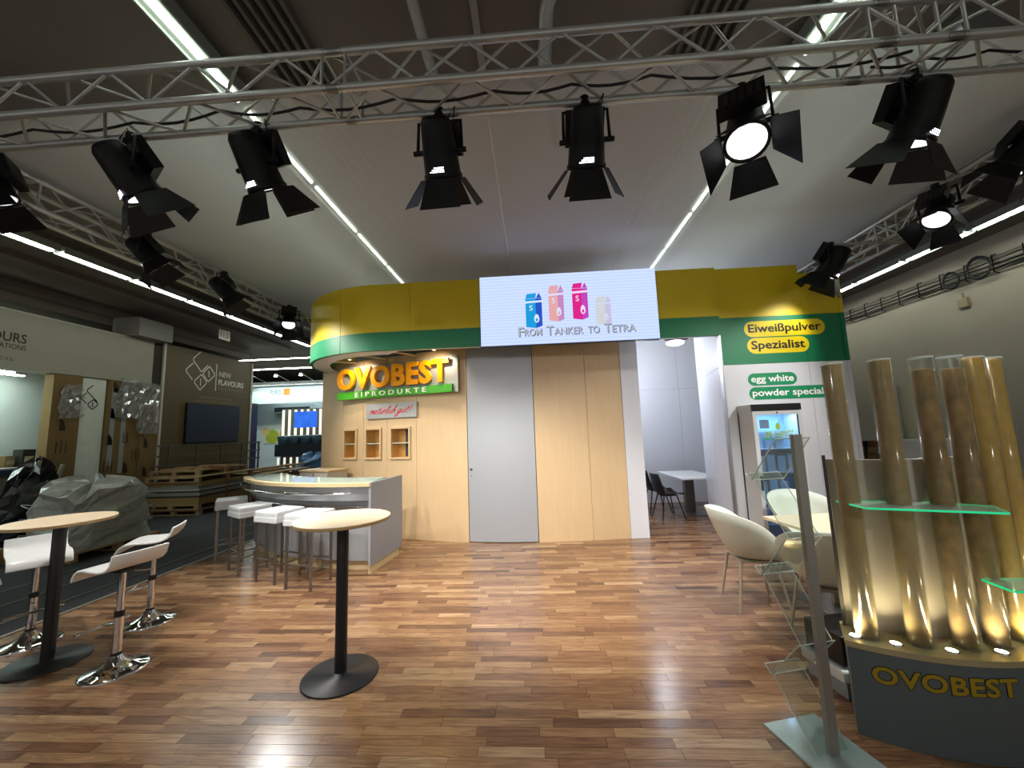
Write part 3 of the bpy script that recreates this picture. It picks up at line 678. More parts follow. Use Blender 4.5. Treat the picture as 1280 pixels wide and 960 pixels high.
# ================================================================== SWIVEL BAR STOOLS
def swivel(label, loc, rz):
    """sitter faces local -x (seat droops there, rises at +x)"""
    t = thing('swivel_stool', label, 'bar stool', loc, rz, 'white swivel bar stools')
    mb = MB(); mb.lathe([(.205, 0), (.205, .006), (.19, .012), (.15, .02), (.11, .033), (.075, .055), (.05, .085), (.036, .11)], 48); mb.obj('base', CHROME, t)
    cl_ = MB().tube([(0, 0, .10), (0, 0, .42)], .029, 20).obj('column', CHROME, t)
    MB().tube([(0, 0, .385), (0, 0, .43)], .032, 20).obj('collar', BLKP, cl_)
    MB().tube([(0, 0, .42), (0, 0, .74)], .024, 20).obj('piston', CHROME, t)
    MB().tube([(0, 0, .105), (0, 0, .128)], .033, 20).obj('base_ring', BLKP, cl_)
    mb = MB(); mb.tube([(0, 0, .33), (-.17, 0, .30)], .009, 8); mb.tube([(-.17, -.17, .30), (-.17, .17, .30)], .011, 10); mb.obj('footrest', CHROME, cl_)
    MB().tube([(0, .02, .72), (.03, .10, .69), (.05, .17, .68)], .006, 6).obj('lever', CHROME, t)
    MB().box(-.09, .09, -.07, .07, .725, .745).obj('seat_mount', BLKP, t)
    prof = [(-.245, -.075), (-.235, -.045), (-.215, -.015), (-.18, .006), (-.12, .014), (-.04, .010), (.04, .008), (.10, .014), (.145, .032), (.175, .062), (.19, .10), (.20, .135)]
    mb = MB(); ny = 8; vs = []; fs = []
    for j in range(ny+1):
        yy = -.19+.38*j/ny; sh = 1-.06*abs(j/ny*2-1)**3
        for (px, pz) in prof: vs.append((px*sh, yy, .755+pz))
    m = len(prof)
    for j in range(ny):
        for i in range(m-1): a = j*m+i; fs.append((a, a+m, a+m+1, a+1))
    mb.add(vs, fs, True); mb.obj('seat', WHT2, t, solid=.016, bevel=.004)
swivel('white swivel bar stool in front, nearest the floor middle', (-3.27, 3.04, 0), R(-12))
swivel('white swivel bar stool behind the others, on the aisle side right of the table', (-3.79, 3.81, 0), R(28))
swivel('white swivel bar stool behind the post of the left high table', (-4.50, 3.42, 0), R(148))
swivel('white swivel bar stool cut off by the left picture edge', (-4.27, 2.66, 0), R(190))
# ================================================================== CHAIRS
def armchair(label, loc, rz):
    """shell armchair, front toward local +x"""
    t = thing('shell_armchair', label, 'armchair', loc, rz, 'white shell armchairs'); nr, nt_ = 12, 40; vs = [(0.02, 0, .44)]; fs = []
    for i in range(1, nr+1):
        q = i/nr
        for k in range(nt_):
            th = 2*PI*k/nt_; cb = (1-math.cos(th))/2       # 0 front .. 1 back
            side = math.sin(th)**2
            rim = .46*cb**1.6 + .22*side*(1-.3*cb) - .035*(1-cb)**4
            rx = .27 + .06*cb; ry = .31
            e = q**3.2
            flare = 1 + .10*cb*e
            vs.append((.02+rx*flare*q*math.cos(th), ry*q*math.sin(th)*(1+.04*e), .44 + rim*e - .01*math.sin(PI*q)))
    for k in range(nt_): fs.append((0, 1+k, 1+(k+1) % nt_))
    for i in range(nr-1):
        for k in range(nt_):
            a = 1+i*nt_+k; b = 1+i*nt_+(k+1) % nt_; fs.append((a, a+nt_, b+nt_, b))
    mb = MB(); mb.add(vs, fs, True); mb.obj('shell', SHELLW, t, solid=.012)
    LEG = mat('chair_leg', '#b4ab97', .4, .3)
    for i in (-1, 1):
        for j in (-1, 1): MB().tube([(.02+i*.15, j*.15, .43), (.02+i*.22, j*.21, 0)], [.014, .009], 10).obj('leg', LEG, t)
    MB().box(-.12, .16, -.13, .13, .415, .432).obj('seat_bracket', LEG, t)
armchair('white shell armchair left of the cafe table, facing right', (1.99, 4.06, 0), R(-4))
armchair('white shell armchair behind the cafe table, facing the camera', (2.95, 4.72, 0), R(-98))
armchair('white shell armchair in front of the cafe table, back to the camera', (2.24, 3.36, 0), R(80))
ct2 = thing('cafe_table', 'square pale wood cafe table between the shell armchairs', 'table', (2.72, 4.02, 0), R(6))
MB().box(-.37, .37, -.37, .37, .715, .742).obj('table_top', MAPLE2, ct2, bevel=.003); MB().tube([(0, 0, .02), (0, 0, .715)], .035, 14).obj('post', STEEL, ct2); MB().box(-.24, .24, -.24, .24, 0, .015).obj('base', STEEL, ct2)
# meeting room furniture
mt = thing('meeting_table', 'white rectangular table with a steel column in the meeting room', 'table', (2.98, 8.15, 0), R(2))
MB().box(-.38, .38, -.65, .65, .712, .742).obj('table_top', WHT2, mt, bevel=.003); MB().box(-.09, .09, -.06, .06, .012, .712).obj('column', STEEL, mt); MB().box(-.30, .30, -.32, .32, 0, .012).obj('base', STEEL, mt)
def blackchair(label, loc, rz):
    """front toward +x"""
    t = thing('black_chair', label, 'chair', loc, rz, 'black chairs in the meeting room'); prof = [(.24, .43), (.20, .45), (.08, .445), (-.06, .435), (-.15, .45), (-.20, .52), (-.235, .64), (-.27, .80), (-.275, .83)]
    mb = MB(); ny = 8; vs = []; fs = []; m = len(prof)
    for j in range(ny+1):
        q = j/ny*2-1
        for i, (px, pz) in enumerate(prof):
            wd = .23*(1-.25*max(0, (i-5)/3)**2); vs.append((px+.05*q*q*(1 if i > 4 else 0), wd*q, pz+.035*q*q*(1 if i < 6 else 0)))
    for j in range(ny):
        for i in range(m-1): a = j*m+i; fs.append((a, a+1, a+m+1, a+m))
    mb.add(vs, fs, True); mb.obj('shell', BLKP, t, solid=.012)
    for i in (-1, 1):
        for j in (-1, 1): MB().tube([(i*.12, j*.13, .435), (i*.22, j*.22, 0)], [.012, .010], 8).obj('leg', BLK2, t)
    MB().box(-.13, .13, -.14, .14, .42, .435).obj('seat_frame', BLK2, t)
blackchair('black shell chair in front at the left side of the meeting table', (2.42, 7.72, 0), R(8))
blackchair('black shell chair behind it, half hidden by the white wall end', (2.40, 8.35, 0), R(4))
blackchair('black shell chair at the right side of the meeting table', (3.62, 8.0, 0), R(180))
ml = thing('ceiling_lamp', 'white oval ceiling lamp hanging under the fascia at the opening', 'lamp', (2.27, 6.25, 3.02))
MB().lathe([(0, -.05), (.08, -.05), (.13, -.03), (.14, .0), (.10, .02), (0, .02)], 24).obj('diffuser', emis('lamp_white', '#f4f6ff', 2.2), ml); MB().tube([(-.16, 0, .04), (.20, 0, .045)], .012, 6).obj('bracket', BLKP, ml); MB().tube([(0, 0, .015), (0, 0, .045)], .02, 8).obj('stem', BLKP, ml)
ld = bpy.data.lights.new('lamp_light', 'POINT'); ld.energy = 72; ld.color = (.86, .90, 1); ld.shadow_soft_size = .15; lo = bpy.data.objects.new('lamp_light', ld); COL.objects.link(lo); lo.parent = ml; lo.location = (-.25, 1.5, -.1)

# ================================================================== FRIDGE
fg = thing('glass_door_fridge', 'tall glass-door fridge with a green logo sticker against the white wall', 'fridge', (2.79, 5.22, 0))
FRM = mat('fridge_white', '#c9cdd0', .4, var=.03); FW, FH = .61, 1.94
q = MB(); q.box(0, .03, .03, .375, .1, FH-.1); q.box(FW-.03, FW, .03, .375, .1, FH-.1); q.box(0, FW, .345, .375, .1, FH-.1); q.box(0, FW, .03, .375, .04, .1); q.box(0, FW, .03, .375, FH-.1, FH); q.obj('cabinet', FRM, fg)
MB().box(.03, FW-.03, .338, .344, .1, FH-.1).obj('liner', mat('fridge_liner', '#9fc0e6', .4, var=.05), fg)  # blue of the interior light put into the liner colour
MB().box(0, FW, .0, .03, FH-.085, FH).obj('header', BLKP, fg)
d = MB(); d.box(.0, .05, 0, .028, .12, FH-.09); d.box(FW-.05, FW, 0, .028, .12, FH-.09); d.box(.05, FW-.05, 0, .028, .12, .17); d.box(.05, FW-.05, 0, .028, FH-.14, FH-.09); d = d.obj('door', FRM, fg)
MB().box(.05, FW-.05, .010, .018, .17, FH-.14).obj('pane', GLASSF, d); MB().box(.012, .03, -.03, 0, .86, 1.04).obj('handle', BLKP, d)
MB().box(FW-.062, FW-.05, .006, .012, .17, FH-.14).obj('gasket', BLKP, d)
MB().tube([(FW/2, -.004, FH-.115), (FW/2, .002, FH-.115)], .012, 10).obj('door_lock', CHROME, d)
for z in (.42, .74, 1.06, 1.36):
    MB().box(.035, FW-.035, .06, .33, z, z+.008).obj('shelf', mat('shelf_wire', '#cfd6dc', .4), fg)
for z, k in ((.43, 4), (.75, 3), (1.07, 4), (1.37, 3)):
    for i in range(k):
        x = .06+i*.13; c = tag(MB().box(2.79+x, 2.79+x+.095, 5.34, 5.50, z, z+.20+.02*(i % 2)).obj('carton', mat('carton_pale', '#aebfd2', .6, var=.1)), ORD[i] + ' pale carton from the left on the fridge shelf ' + {.43: 'nearest the floor', .75: 'second from the bottom', 1.07: 'third from the bottom', 1.37: 'at the top'}[z], 'carton', 'cartons in the fridge')
F = frame3((0, .008, 0), (1, 0, 0)); LIM = mat('lime_print', '#9fc33a', .5)
text_mb('OVOBEST', .36, .075, F @ Matrix.Translation((.13, 1.52, 0)), bold=.03).obj('logo_text', LIM, d)
flat([(.09, 1.485), (.52, 1.485), (.52, 1.505), (.09, 1.505)], F, .002).obj('logo_bar', mat('green_print', '#4fa06a', .5), d)
flat([(.30+.032*math.sin(a)*(1-.5*max(0, math.cos(a))), 1.655+.05*math.cos(a)) for a in [2*PI*k/16 for k in range(16)]], F, .002).obj('logo_drop', LIM, d)
for i, (x, z, a_, b_) in enumerate(((.075, 1.63, .12, .11),)): flat([(x, z), (x+a_, z), (x+a_, z+b_), (x, z+b_)], F, .002).obj('sticker', mat('sticker', '#6f86a8', .5), d)
ld = bpy.data.lights.new('fridge_light', 'AREA'); ld.shape = 'RECTANGLE'; ld.size = .45; ld.size_y = .1; ld.energy = 5; ld.color = (.62, .80, 1); lo = bpy.data.objects.new('fridge_light', ld); COL.objects.link(lo); lo.parent = fg; lo.location = (FW/2, .12, FH-.12)

# ================================================================== POWDER TUBE DISPLAY
DC = Vector((2.30, 3.25)); BH = .48
def dpt(a, r): return (DC.x+r*math.sin(R(a)), DC.y-r*math.cos(R(a)))
dp = thing('display_stand', 'dark curved display stand with yellow OVOBEST lettering and lit rim', 'display stand', (0,0,0))
a0, a1 = -37.5, 62
pl = [dpt(a0+(a1-a0)*k/40, 1.0) for k in range(41)]
MB().prism(pl+[(3.1, 2.95), (1.82, 2.66)], .0, BH-.03).obj('base', DGREY, dp)
pl2 = [dpt(a0-.4+(a1-a0)*k/40, 1.008) for k in range(41)]
MB().prism(pl2+[(3.1, 2.96), (1.81, 2.67)], BH-.03, BH).obj('rim', mat('rim_plate', '#b9b08a', .3, .4), dp)
for k in range(7):
    a = -39+7.1+14.2*(k-.5); 
    if a < a0: a = a0+2.2
    p = dpt(a, .93); r_ = MB(); r_.lathe([(.030, .0), (.030, .006), (.024, .008)], 20, (*p, BH)); r_ = r_.obj('spot_ring', CHROME, dp)
    MB().disc(.024, .007, 18, (*p, BH)).obj('spot_lens', emis('rim_spot', '#fff3cf', 14), r_)
    ld = bpy.data.lights.new('rim_light', 'SPOT'); ld.energy = 7.0; ld.color = (1, .85, .50); ld.spot_size = R(120); ld.spot_blend = .9; ld.shadow_soft_size = .02
    lo = bpy.data.objects.new('rim_light', ld); COL.objects.link(lo); lo.parent = dp; lo.location = (*p, BH+.012); lo.rotation_euler = (PI, 0, 0); lo.rotation_euler = Vector((-.12*math.sin(R(a)), .12*math.cos(R(a)), 1)).to_track_quat('-Z', 'Y').to_euler()
# lettering on the curved front, letter by letter
v, f = text_geo('OVOBEST', .03, 0, 1.05); xs = [p[0] for p in v]; ys = [p[1] for p in v]
Lw = .597; sx = Lw/(max(xs)-min(xs)); sy = .088/(max(ys)-min(ys))
for (m, lift, grow) in ((INKB, .0012, .007), (INKO, .0024, 0)):
    vv, ff = text_geo('OVOBEST', .03+(.03 if grow else 0), 0, 1.05)
    for iv, jf in islands(vv, ff):
        mb = MB(); pts = []
        for p in iv:
            s_ = (p[0]-min(xs))*sx; ang = -32.3+math.degrees(s_); q = dpt(ang, 1.0+lift); pts.append((q[0], q[1], .292+.02*s_/Lw+(p[1]-min(ys))*sy))
        mb.add(pts, jf); mb.obj('letter' if not grow else 'letter_outline', m, dp)
# back panels with dark edge post
PANL = mat('display_panel', '#a9a192', .5, var=.04, vs=3)
pp = [dpt(-37.5+(34.5)*k/14, .79) for k in range(15)]; MB().wallstrip(pp, BH, 1.46, .02).obj('back_panel', PANL, dp)
pp = [dpt(-2+(64)*k/20, .735) for k in range(21)]; MB().wallstrip(pp, BH, 1.46, .02).obj('back_panel', PANL, dp)
pp = [dpt(-38.8, .81), dpt(-37.6, .81)]; MB().wallstrip(pp, BH, 1.485, .03).obj('edge_post', mat('dark_post', '#55534e', .45, .4), dp)
# tubes
def tube_thing(x, y, h, fill, pm, label):
    t = thing('powder_tube', label, 'tube', (x, y, BH), 0, 'powder tubes on the display stand'); r = .055
    mb = MB(); mb.lathe([(r-.004, .0), (r, .0), (r, h), (r-.004, h), (r-.004, .01)], 32); mb.obj('acrylic_tube', TUBEG, t)
    mb = MB(); pr = [(0, .004), (r-.006, .004)]+[(r-.006, .004+(fill-.004)*k/10) for k in range(1, 11)]+[(r*.6, fill+.008), (0, fill+.012)]; mb.lathe(pr, 28); mb.obj('powder', pm, t)
    mb = MB(); mb.lathe([(r-.004, h), (r-.004, h+.004), (r+.001, h+.004), (r+.001, h-.004)], 32); mb.obj('rim', ACRE, t)
    mb = MB(); mb.lathe([(r+.012, 0), (r+.012, .012), (r+.001, .016)], 28); mb.obj('foot_ring', TUBEG, t)
H = 1.565
for (x, y, fill, pm, lb) in ((1.83, 2.49, 1.555, POWD1, 'leftmost clear tube filled with pale tan powder'), (2.04, 2.41, 1.555, POWD1, 'second clear tube from the left, filled with pale tan powder'),
    (2.25, 2.385, 1.49, POWD2, 'third tube from the left, darker brown powder below a clear top'), (2.43, 2.405, 1.49, POWD2, 'fourth tube from the left, brown powder slumped below its rim'),
    (2.605, 2.46, 1.555, POWD3, 'fifth tube from the left, yellow-brown powder filled to the rim'), (2.78, 2.53, 1.55, POWD3, 'rightmost tube with bright yellow powder at the picture edge')):
    tube_thing(x, y, H, fill, pm, lb)
# green glass shelves
def gshelf(pts, z, label):
    t = thing('glass_shelf', label, 'shelf', (0,0,z), 0, 'green-edged glass shelves'); MB().prism(pts, 0, .010).obj('pane', GLASSC, t); n = len(pts)
    e = MB()
    for i in range(n):
        a, b = Vector(pts[i]), Vector(pts[(i+1) % n]); d = (b-a).normalized(); nn = Vector((d.y, -d.x))*.002
        e.add([(a.x+nn.x, a.y+nn.y, -.0005), (b.x+nn.x, b.y+nn.y, -.0005), (b.x+nn.x, b.y+nn.y, .0105), (a.x+nn.x, a.y+nn.y, .0105)], [(0,1,2,3)])
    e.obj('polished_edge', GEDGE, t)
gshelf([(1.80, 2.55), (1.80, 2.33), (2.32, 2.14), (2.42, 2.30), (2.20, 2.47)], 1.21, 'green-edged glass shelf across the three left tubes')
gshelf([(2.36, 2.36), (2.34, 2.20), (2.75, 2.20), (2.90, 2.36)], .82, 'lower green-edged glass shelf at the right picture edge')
# ================================================================== BROCHURE STAND
bs = thing('brochure_stand', 'clear acrylic zigzag brochure stand with silver post in front of the display', 'brochure stand', (1.45, 2.30, 0), R(14))
MB().box(-.028, .028, -.012, .012, .012, 1.63).obj('post', mat('stand_alu', '#97968f', .45, .15, var=.06), bs)
MB().box(-.17, .17, -.16, .26, .0, .012).obj('base_plate', mat('glass_plate', '#aebfbf', .12, .2, var=.05), bs)
pts = []
for k in range(3):
    zt, zl = 1.61-.54*k, 1.36-.54*k; a = Vector((0, .022, zt)); b = Vector((0, .225, zl)); d = b-a; n = Vector((0, -d.z, d.y)).normalized()
    if n.z < 0: n = -n
    def sheet(mb, p, q, x0, x1, th=.004):
        dd = (q-p).normalized(); nn = Vector((0, -dd.z, dd.y))*th/2; vs = []
        for x in (x0, x1): vs += [Vector((x,0,0))+p-nn, Vector((x,0,0))+q-nn, Vector((x,0,0))+q+nn, Vector((x,0,0))+p+nn]
        mb.add(vs, [(0,1,2,3),(7,6,5,4),(0,4,5,1),(1,5,6,2),(2,6,7,3),(3,7,4,0)])
    mb = MB(); sheet(mb, a, b, -.115, .115); pk = mb.obj('pocket', ACRYL, bs)
    mb = MB(); sheet(mb, b, b+n*.055, -.115, .115); mb.obj('pocket_lip', ACRYL, bs)
    e = MB()
    for x in (-.115, .115): e.tube([Vector((x,0,0))+a, Vector((x,0,0))+b, Vector((x,0,0))+b+n*.055], .0036, 5)
    e.tube([a+Vector((-.115,0,0)), a+Vector((.115,0,0))], .003, 5); e.tube([b+n*.055+Vector((-.115,0,0)), b+n*.055+Vector((.115,0,0))], .003, 5); e.tube([b+Vector((-.115,0,0)), b+Vector((.115,0,0))], .003, 5)
    e.obj('pocket_edge', ACRE, bs)
    nxt = Vector((0, .022, 1.61-.54*(k+1))) if k < 2 else Vector((0, .0, .02))
    mb = MB(); sheet(mb, b, nxt, -.10, .10, .003); mb.obj('brace_sheet', ACRYL, bs)
    e = MB()
    for x in (-.10, .10): e.tube([Vector((x,0,0))+b, Vector((x,0,0))+nxt], .0028, 5)
    e.obj('brace_edge', ACRE, bs)
# small items stored behind the display
t = thing('storage_crate', 'small black crate on a pale tray behind the brochure stand', 'crate', (2.02, 2.90, 0), R(10))
MB().box(-.2, .12, -.14, .14, .18, .36).obj('crate_body', BLKP, t, bevel=.006); q = MB(); q.box(-.23, .14, -.16, .16, .10, .17); q.obj('tray', WHT2, t, bevel=.01); MB().box(-.2, .12, -.14, .14, 0, .10).obj('riser', GREY, t)

# ================================================================== TRUSSES
def truss(label, p0, p1, w=.27, joints=()):
    """square truss from p0 to p1 (axis of the lower front corner box), with end frames at joints (distance along)"""
    p0, p1 = Vector(p0), Vector(p1); ax = (p1-p0); L = ax.length; rz = math.atan2(ax.y, ax.x)
    t = thing('lighting_truss', label, 'truss', p0, rz, 'aluminium lighting trusses')
    cm = MB().tube([(0, 0, 0), (L, 0, 0)], .0275, 14).obj('chord', TRUSSM, t); cm.location = (0, 0, 0)
    for y, z in ((w, 0), (0, w), (w, w)): inst(cm.data, 'chord', t, (0, y, z))
    h = .31; n = int(L/h); h = L/n
    ln = math.hypot(h, w); bm = bpy.data.meshes.new('brace'); b = MB().tube([(0, 0, 0), (ln, 0, 0)], .0105, 8, caps=False)
    bm.from_pydata(b.v, [], b.f); bm.polygons.foreach_set('use_smooth', b.sm); bm.materials.append(TRUSSM)
    a = math.atan2(w, h)
    for i in range(n):
        x = i*h; up = i % 2 == 0
        for y, flip in ((0, 0), (w, 1)):      # vertical faces
            if up != bool(flip): inst(bm, 'brace', t, (x, y, 0), (0, -a, 0))
            else: inst(bm, 'brace', t, (x, y, w), (0, a, 0))
        for z, flip in ((0, 1), (w, 0)):      # horizontal faces
            if up != bool(flip): inst(bm, 'brace', t, (x, 0, z), (0, 0, a))
            else: inst(bm, 'brace', t, (x, w, z), (0, 0, -a))
    sm = bpy.data.meshes.new('post'); b = MB().tube([(0, 0, 0), (w, 0, 0)], .0105, 8, caps=False); sm.from_pydata(b.v, [], b.f); sm.polygons.foreach_set('use_smooth', b.sm); sm.materials.append(TRUSSM)
    km = bpy.data.meshes.new('coupler'); b = MB().tube([(-.06, 0, 0), (.06, 0, 0)], .0275, 14); b.tube([(-.05, 0, 0), (-.04, 0, 0)], .029, 14); b.tube([(.04, 0, 0), (.05, 0, 0)], .029, 14); km.from_pydata(b.v, [], b.f); km.polygons.foreach_set('use_smooth', b.sm); km.materials.append(mat('coupler_alu', '#c0c0bb', .3, .85))
    for j in joints:
        for dx in (-.08, .08):
            for y in (0, w): inst(sm, 'frame_bar', t, (j+dx, y, 0), (0, -PI/2, 0))
            for z in (0, w): inst(sm, 'frame_bar', t, (j+dx, 0, z), (0, 0, PI/2))
        for y in (0, w):
            for z in (0, w): inst(km, 'coupler', t, (j, y, z))
    return t
TZ = 4.00; TY = 2.28; SZ = 3.95
truss('front aluminium lighting truss crossing the picture above the floor', (-6.3, TY, TZ), (5.9, TY, TZ), joints=(.6, 5.05, 8.55, 8.95, 11.4))
truss('left aluminium lighting truss running back beside the canopy', (-4.62, TY+.36, SZ), (-4.62, 7.9, SZ), joints=(.5, 2.9))
truss('right aluminium lighting truss running back beside the canopy', (4.80, TY+.36, SZ), (4.80, 7.6, SZ), joints=(.5, 2.4))
truss('unseen rear lighting truss added behind the camera', (-6.3, -1.9, 3.6), (5.9, -1.9, 3.6))  # out of view, added to carry the key lights for the stand wall
# cables slung in the front truss
def cable(label, pts, r=.008):
    q = []; pts = [Vector(p) for p in pts]
    for i in range(len(pts)-1):
        a, b = pts[i], pts[i+1]
        for k in range(6): s = k/6; p = a.lerp(b, s); p.z -= .05*math.sin(PI*s)*min(1, (b-a).length*1.5); q.append(p)
    q.append(pts[-1]); return tag(MB().tube(q, r, 6).obj('cable', CORD), label, 'cable', 'cables slung along the trusses')
cable('black cable slung through the middle of the front truss', [(-1.6, 2.48, 4.07), (-.9, 2.5, 4.10), (-.2, 2.46, 4.06), (.35, 2.5, 4.10), (.9, 2.5, 4.12), (1.7, 2.5, 4.1), (2.6, 2.48, 4.12)], .010)
cable('black cable slung through the left of the front truss', [(-5.5, 2.5, 4.1), (-4.6, 2.47, 4.06), (-3.7, 2.5, 4.09), (-2.9, 2.5, 4.08), (-2.2, 2.48, 4.1), (-1.6, 2.48, 4.07)], .010)
cable('black cable looping at the right of the front truss', [(2.3, 2.45, 4.0), (2.7, 2.5, 4.08), (3.1, 2.5, 4.1), (3.8, 2.5, 4.12), (5.2, 2.5, 4.1)], .009)

# ================================================================== STAGE LIGHTS
LENS = emis('lamp_lens', '#eceaff', 2.2, .8, 150)
SLOT = emis('lamp_slot', '#eef0ff', 5, .05)
def stage_light(label, hang, aim, power=1., size=78, drop=.30, tilt_doors=(26, 20, 34, 30), scale=1.24, arm=None):
    """hang: point on the truss chord; the can tilts in its yoke to aim"""
    hang = Vector(hang); t = thing('stage_light', label, 'stage light', hang, 0, 'black stage lights on the trusses')
    piv = Vector((0, 0, -drop)); d = (Vector(aim)-(hang+piv)).normalized(); u, d, v = basis(d)      # u horizontal
    T = Matrix((u, v, -d)).transposed().to_4x4(); T.translation = piv; T = T @ Matrix.Diagonal((scale, scale, scale*.84, 1))                # local -z = beam
    q = MB(); q.tube([(0, 0, -.045), (0, 0, .03)], .035, 12); q.box(-.03, .03, -.035, .035, -.06, -.02); q.obj('clamp', BLK2, t)
    yd = u; h = Vector((yd.x, yd.y, 0)); top = Vector((0, 0, -.07))
    q = MB()
    for s in (-1, 1): q.tube([top, top+h*s*.155, piv+h*s*.16], .012, 6)
    q.obj('yoke', BLK2, t)
    for s in (-1, 1): MB().tube([piv+h*s*.12, piv+h*s*.19], .018, 10).obj('knob', BLK2, t)
    q = MB(T); q.lathe([(0, .20), (.07, .20), (.085, .17), (.09, .10), (.098, .0), (.105, -.13), (.112, -.14), (.112, -.165), (.098, -.165), (.098, -.15)], 24); can = q.obj('can', BLK2, t)
    q = MB(T); q.box(-.11, .11, .10, .16, -.03, .19); bbx = q.obj('ballast_box', BLK2, t)
    q = MB(T)
    for k in range(5): q.box(-.09+k*.038, -.07+k*.038, .161, .163, .0, .15)
    q.obj('vent', mat('vent_metal', '#2a2825', .5, .5), bbx)
    q = MB(T); q.disc(.096, -.152, 24, up=False); q.obj('lens', LENS, can)
    q = MB(T)
    for k in range(3): q.add([(-.05+.012*k, -.1045, -.125+.012*k), (.03, -.1045, -.125+.012*k), (.03, -.1045, -.119+.012*k), (-.05+.012*k, -.1045, -.119+.012*k)], [(0,1,2,3)])
    q.obj('light_slot', SLOT, can)
    for k in range(4):
        a = k*PI/2; wd = .22 if k % 2 == 0 else .19; ln = .20; op = R(tilt_doors[k]); q = MB(T)
        er = Vector((math.cos(a), math.sin(a), 0)); et = Vector((-math.sin(a), math.cos(a), 0)); r0 = er*.112+Vector((0,0,-.165)); dv = er*math.sin(op)+Vector((0,0,-1))*math.cos(op); nn = dv.cross(et)*.002
        pts = [r0-et*wd*.40, r0+et*wd*.40, r0+et*wd*.62+dv*ln, r0-et*wd*.62+dv*ln]; q.add([p-nn for p in pts]+[p+nn for p in pts], [(0,1,2,3),(7,6,5,4),(0,4,5,1),(1,5,6,2),(2,6,7,3),(3,7,4,0)]); q.obj('barn_door', BLK2, can)
    if arm is not None: MB().tube([Vector((0, 0, .02)), Vector(arm)-hang], .016, 8).obj('side_arm', TRUSSM, t)
    q = MB(); s0 = T @ Vector((.06, .06, .2)); q.tube([s0, s0+Vector((.05, 0, .08)), Vector((.09, .0, -.12)), Vector((.05, 0, .02))], .006, 6); q.obj('power_lead', CORD, t)
    ld = bpy.data.lights.new('stage_beam', 'SPOT'); ld.energy = SPOT_W*power; ld.color = (1, .965, .92); ld.spot_size = R(size); ld.spot_blend = .7; ld.shadow_soft_size = .07
    lo = bpy.data.objects.new('stage_beam', ld); COL.objects.link(lo); lo.parent = t; lo.location = piv+d*.19*scale; lo.rotation_euler = d.to_track_quat('-Z', 'Y').to_euler()
YB = TY+.27
stage_light('black stage light second from left on the front truss, tipped right', (-2.96, YB, TZ), (-1.9, 4.1, 1.3))
stage_light('black stage light left of centre on the front truss, tipped right and back', (-1.96, YB, TZ), (-1.3, 5.0, .3))
stage_light('black stage light hanging straight at the left of the middle pair', (-.60, YB, TZ), (-.5, 5.0, .2))
stage_light('black stage light hanging straight at the right of the middle pair', (.44, YB, TZ), (.5, 5.2, .2))
stage_light('black stage light on the front truss with its lit lens facing the camera', (1.52, YB, TZ), (.45, .9, .0), .55)
stage_light('black stage light at the right of the front truss with wide barn doors', (2.65, YB, TZ), (1.9, 4.2, .2))
stage_light('black stage light half cut off by the left picture edge', (-4.36, 2.73, SZ+.13), (-3.3, 3.4, .8), drop=0.22, scale=1.08, arm=(-4.62, 2.73, SZ+.27))
stage_light('nearest black stage light on the left truss, below the gauze edge', (-4.36, 4.01, SZ+.13), (-2.2, 5.1, 1.2), drop=0.22, scale=1.08, arm=(-4.62, 4.01, SZ+.27))
stage_light('middle black stage light on the left truss', (-4.36, 5.14, SZ+.13), (-2.4, 6.2, 1.4), drop=0.24, scale=1.08, arm=(-4.62, 5.14, SZ+.27))
stage_light('far black stage light on the left truss with lit lens toward the camera', (-4.36, 6.65, SZ+.13), (-3.0, 4.2, .2), drop=0.24, scale=1.08, arm=(-4.62, 6.65, SZ+.27))
stage_light('black stage light cut off by the right picture edge', (4.26, 3.35, SZ+.13), (2.2, 5.2, 1.0), drop=0.16, scale=1.08, arm=(4.53, 3.35, SZ+.27))
stage_light('black stage light on the right truss with bright lens toward the camera', (4.26, 4.07, SZ+.13), (2.0, 3.2, .5), drop=0.26, scale=1.08, arm=(4.53, 4.07, SZ+.27))
stage_light('small dark stage light beside the yellow panel at right', (3.90, 5.05, SZ), (3.4, 5.6, 2.7), .16, drop=.25)
for x, tx, lb in ((-2.6, -2.4, 'left'), (-.2, -.3, 'middle'), (2.6, 2.0, 'right')):  # unseen lights added to set the shadow edge under the fascia
    stage_light(lb + ' unseen stage light added on the rear truss, aimed at the stand wall', (x, -1.61, 3.6), (tx, 6.2, .9), 1.0 if x < -1 else .6, size=46)
MB().tube([(3.90, 5.05, SZ), (4.80, 5.05, SZ)], .018, 8).obj('lamp_arm', TRUSSM, bpy.data.objects['lighting_truss.002']).matrix_parent_inverse = Matrix.Identity(4)
_la = bpy.data.objects['lamp_arm']; _tr = bpy.data.objects['lighting_truss.002']; bpy.context.view_layer.update(); _la.matrix_parent_inverse = _tr.matrix_world.inverted()

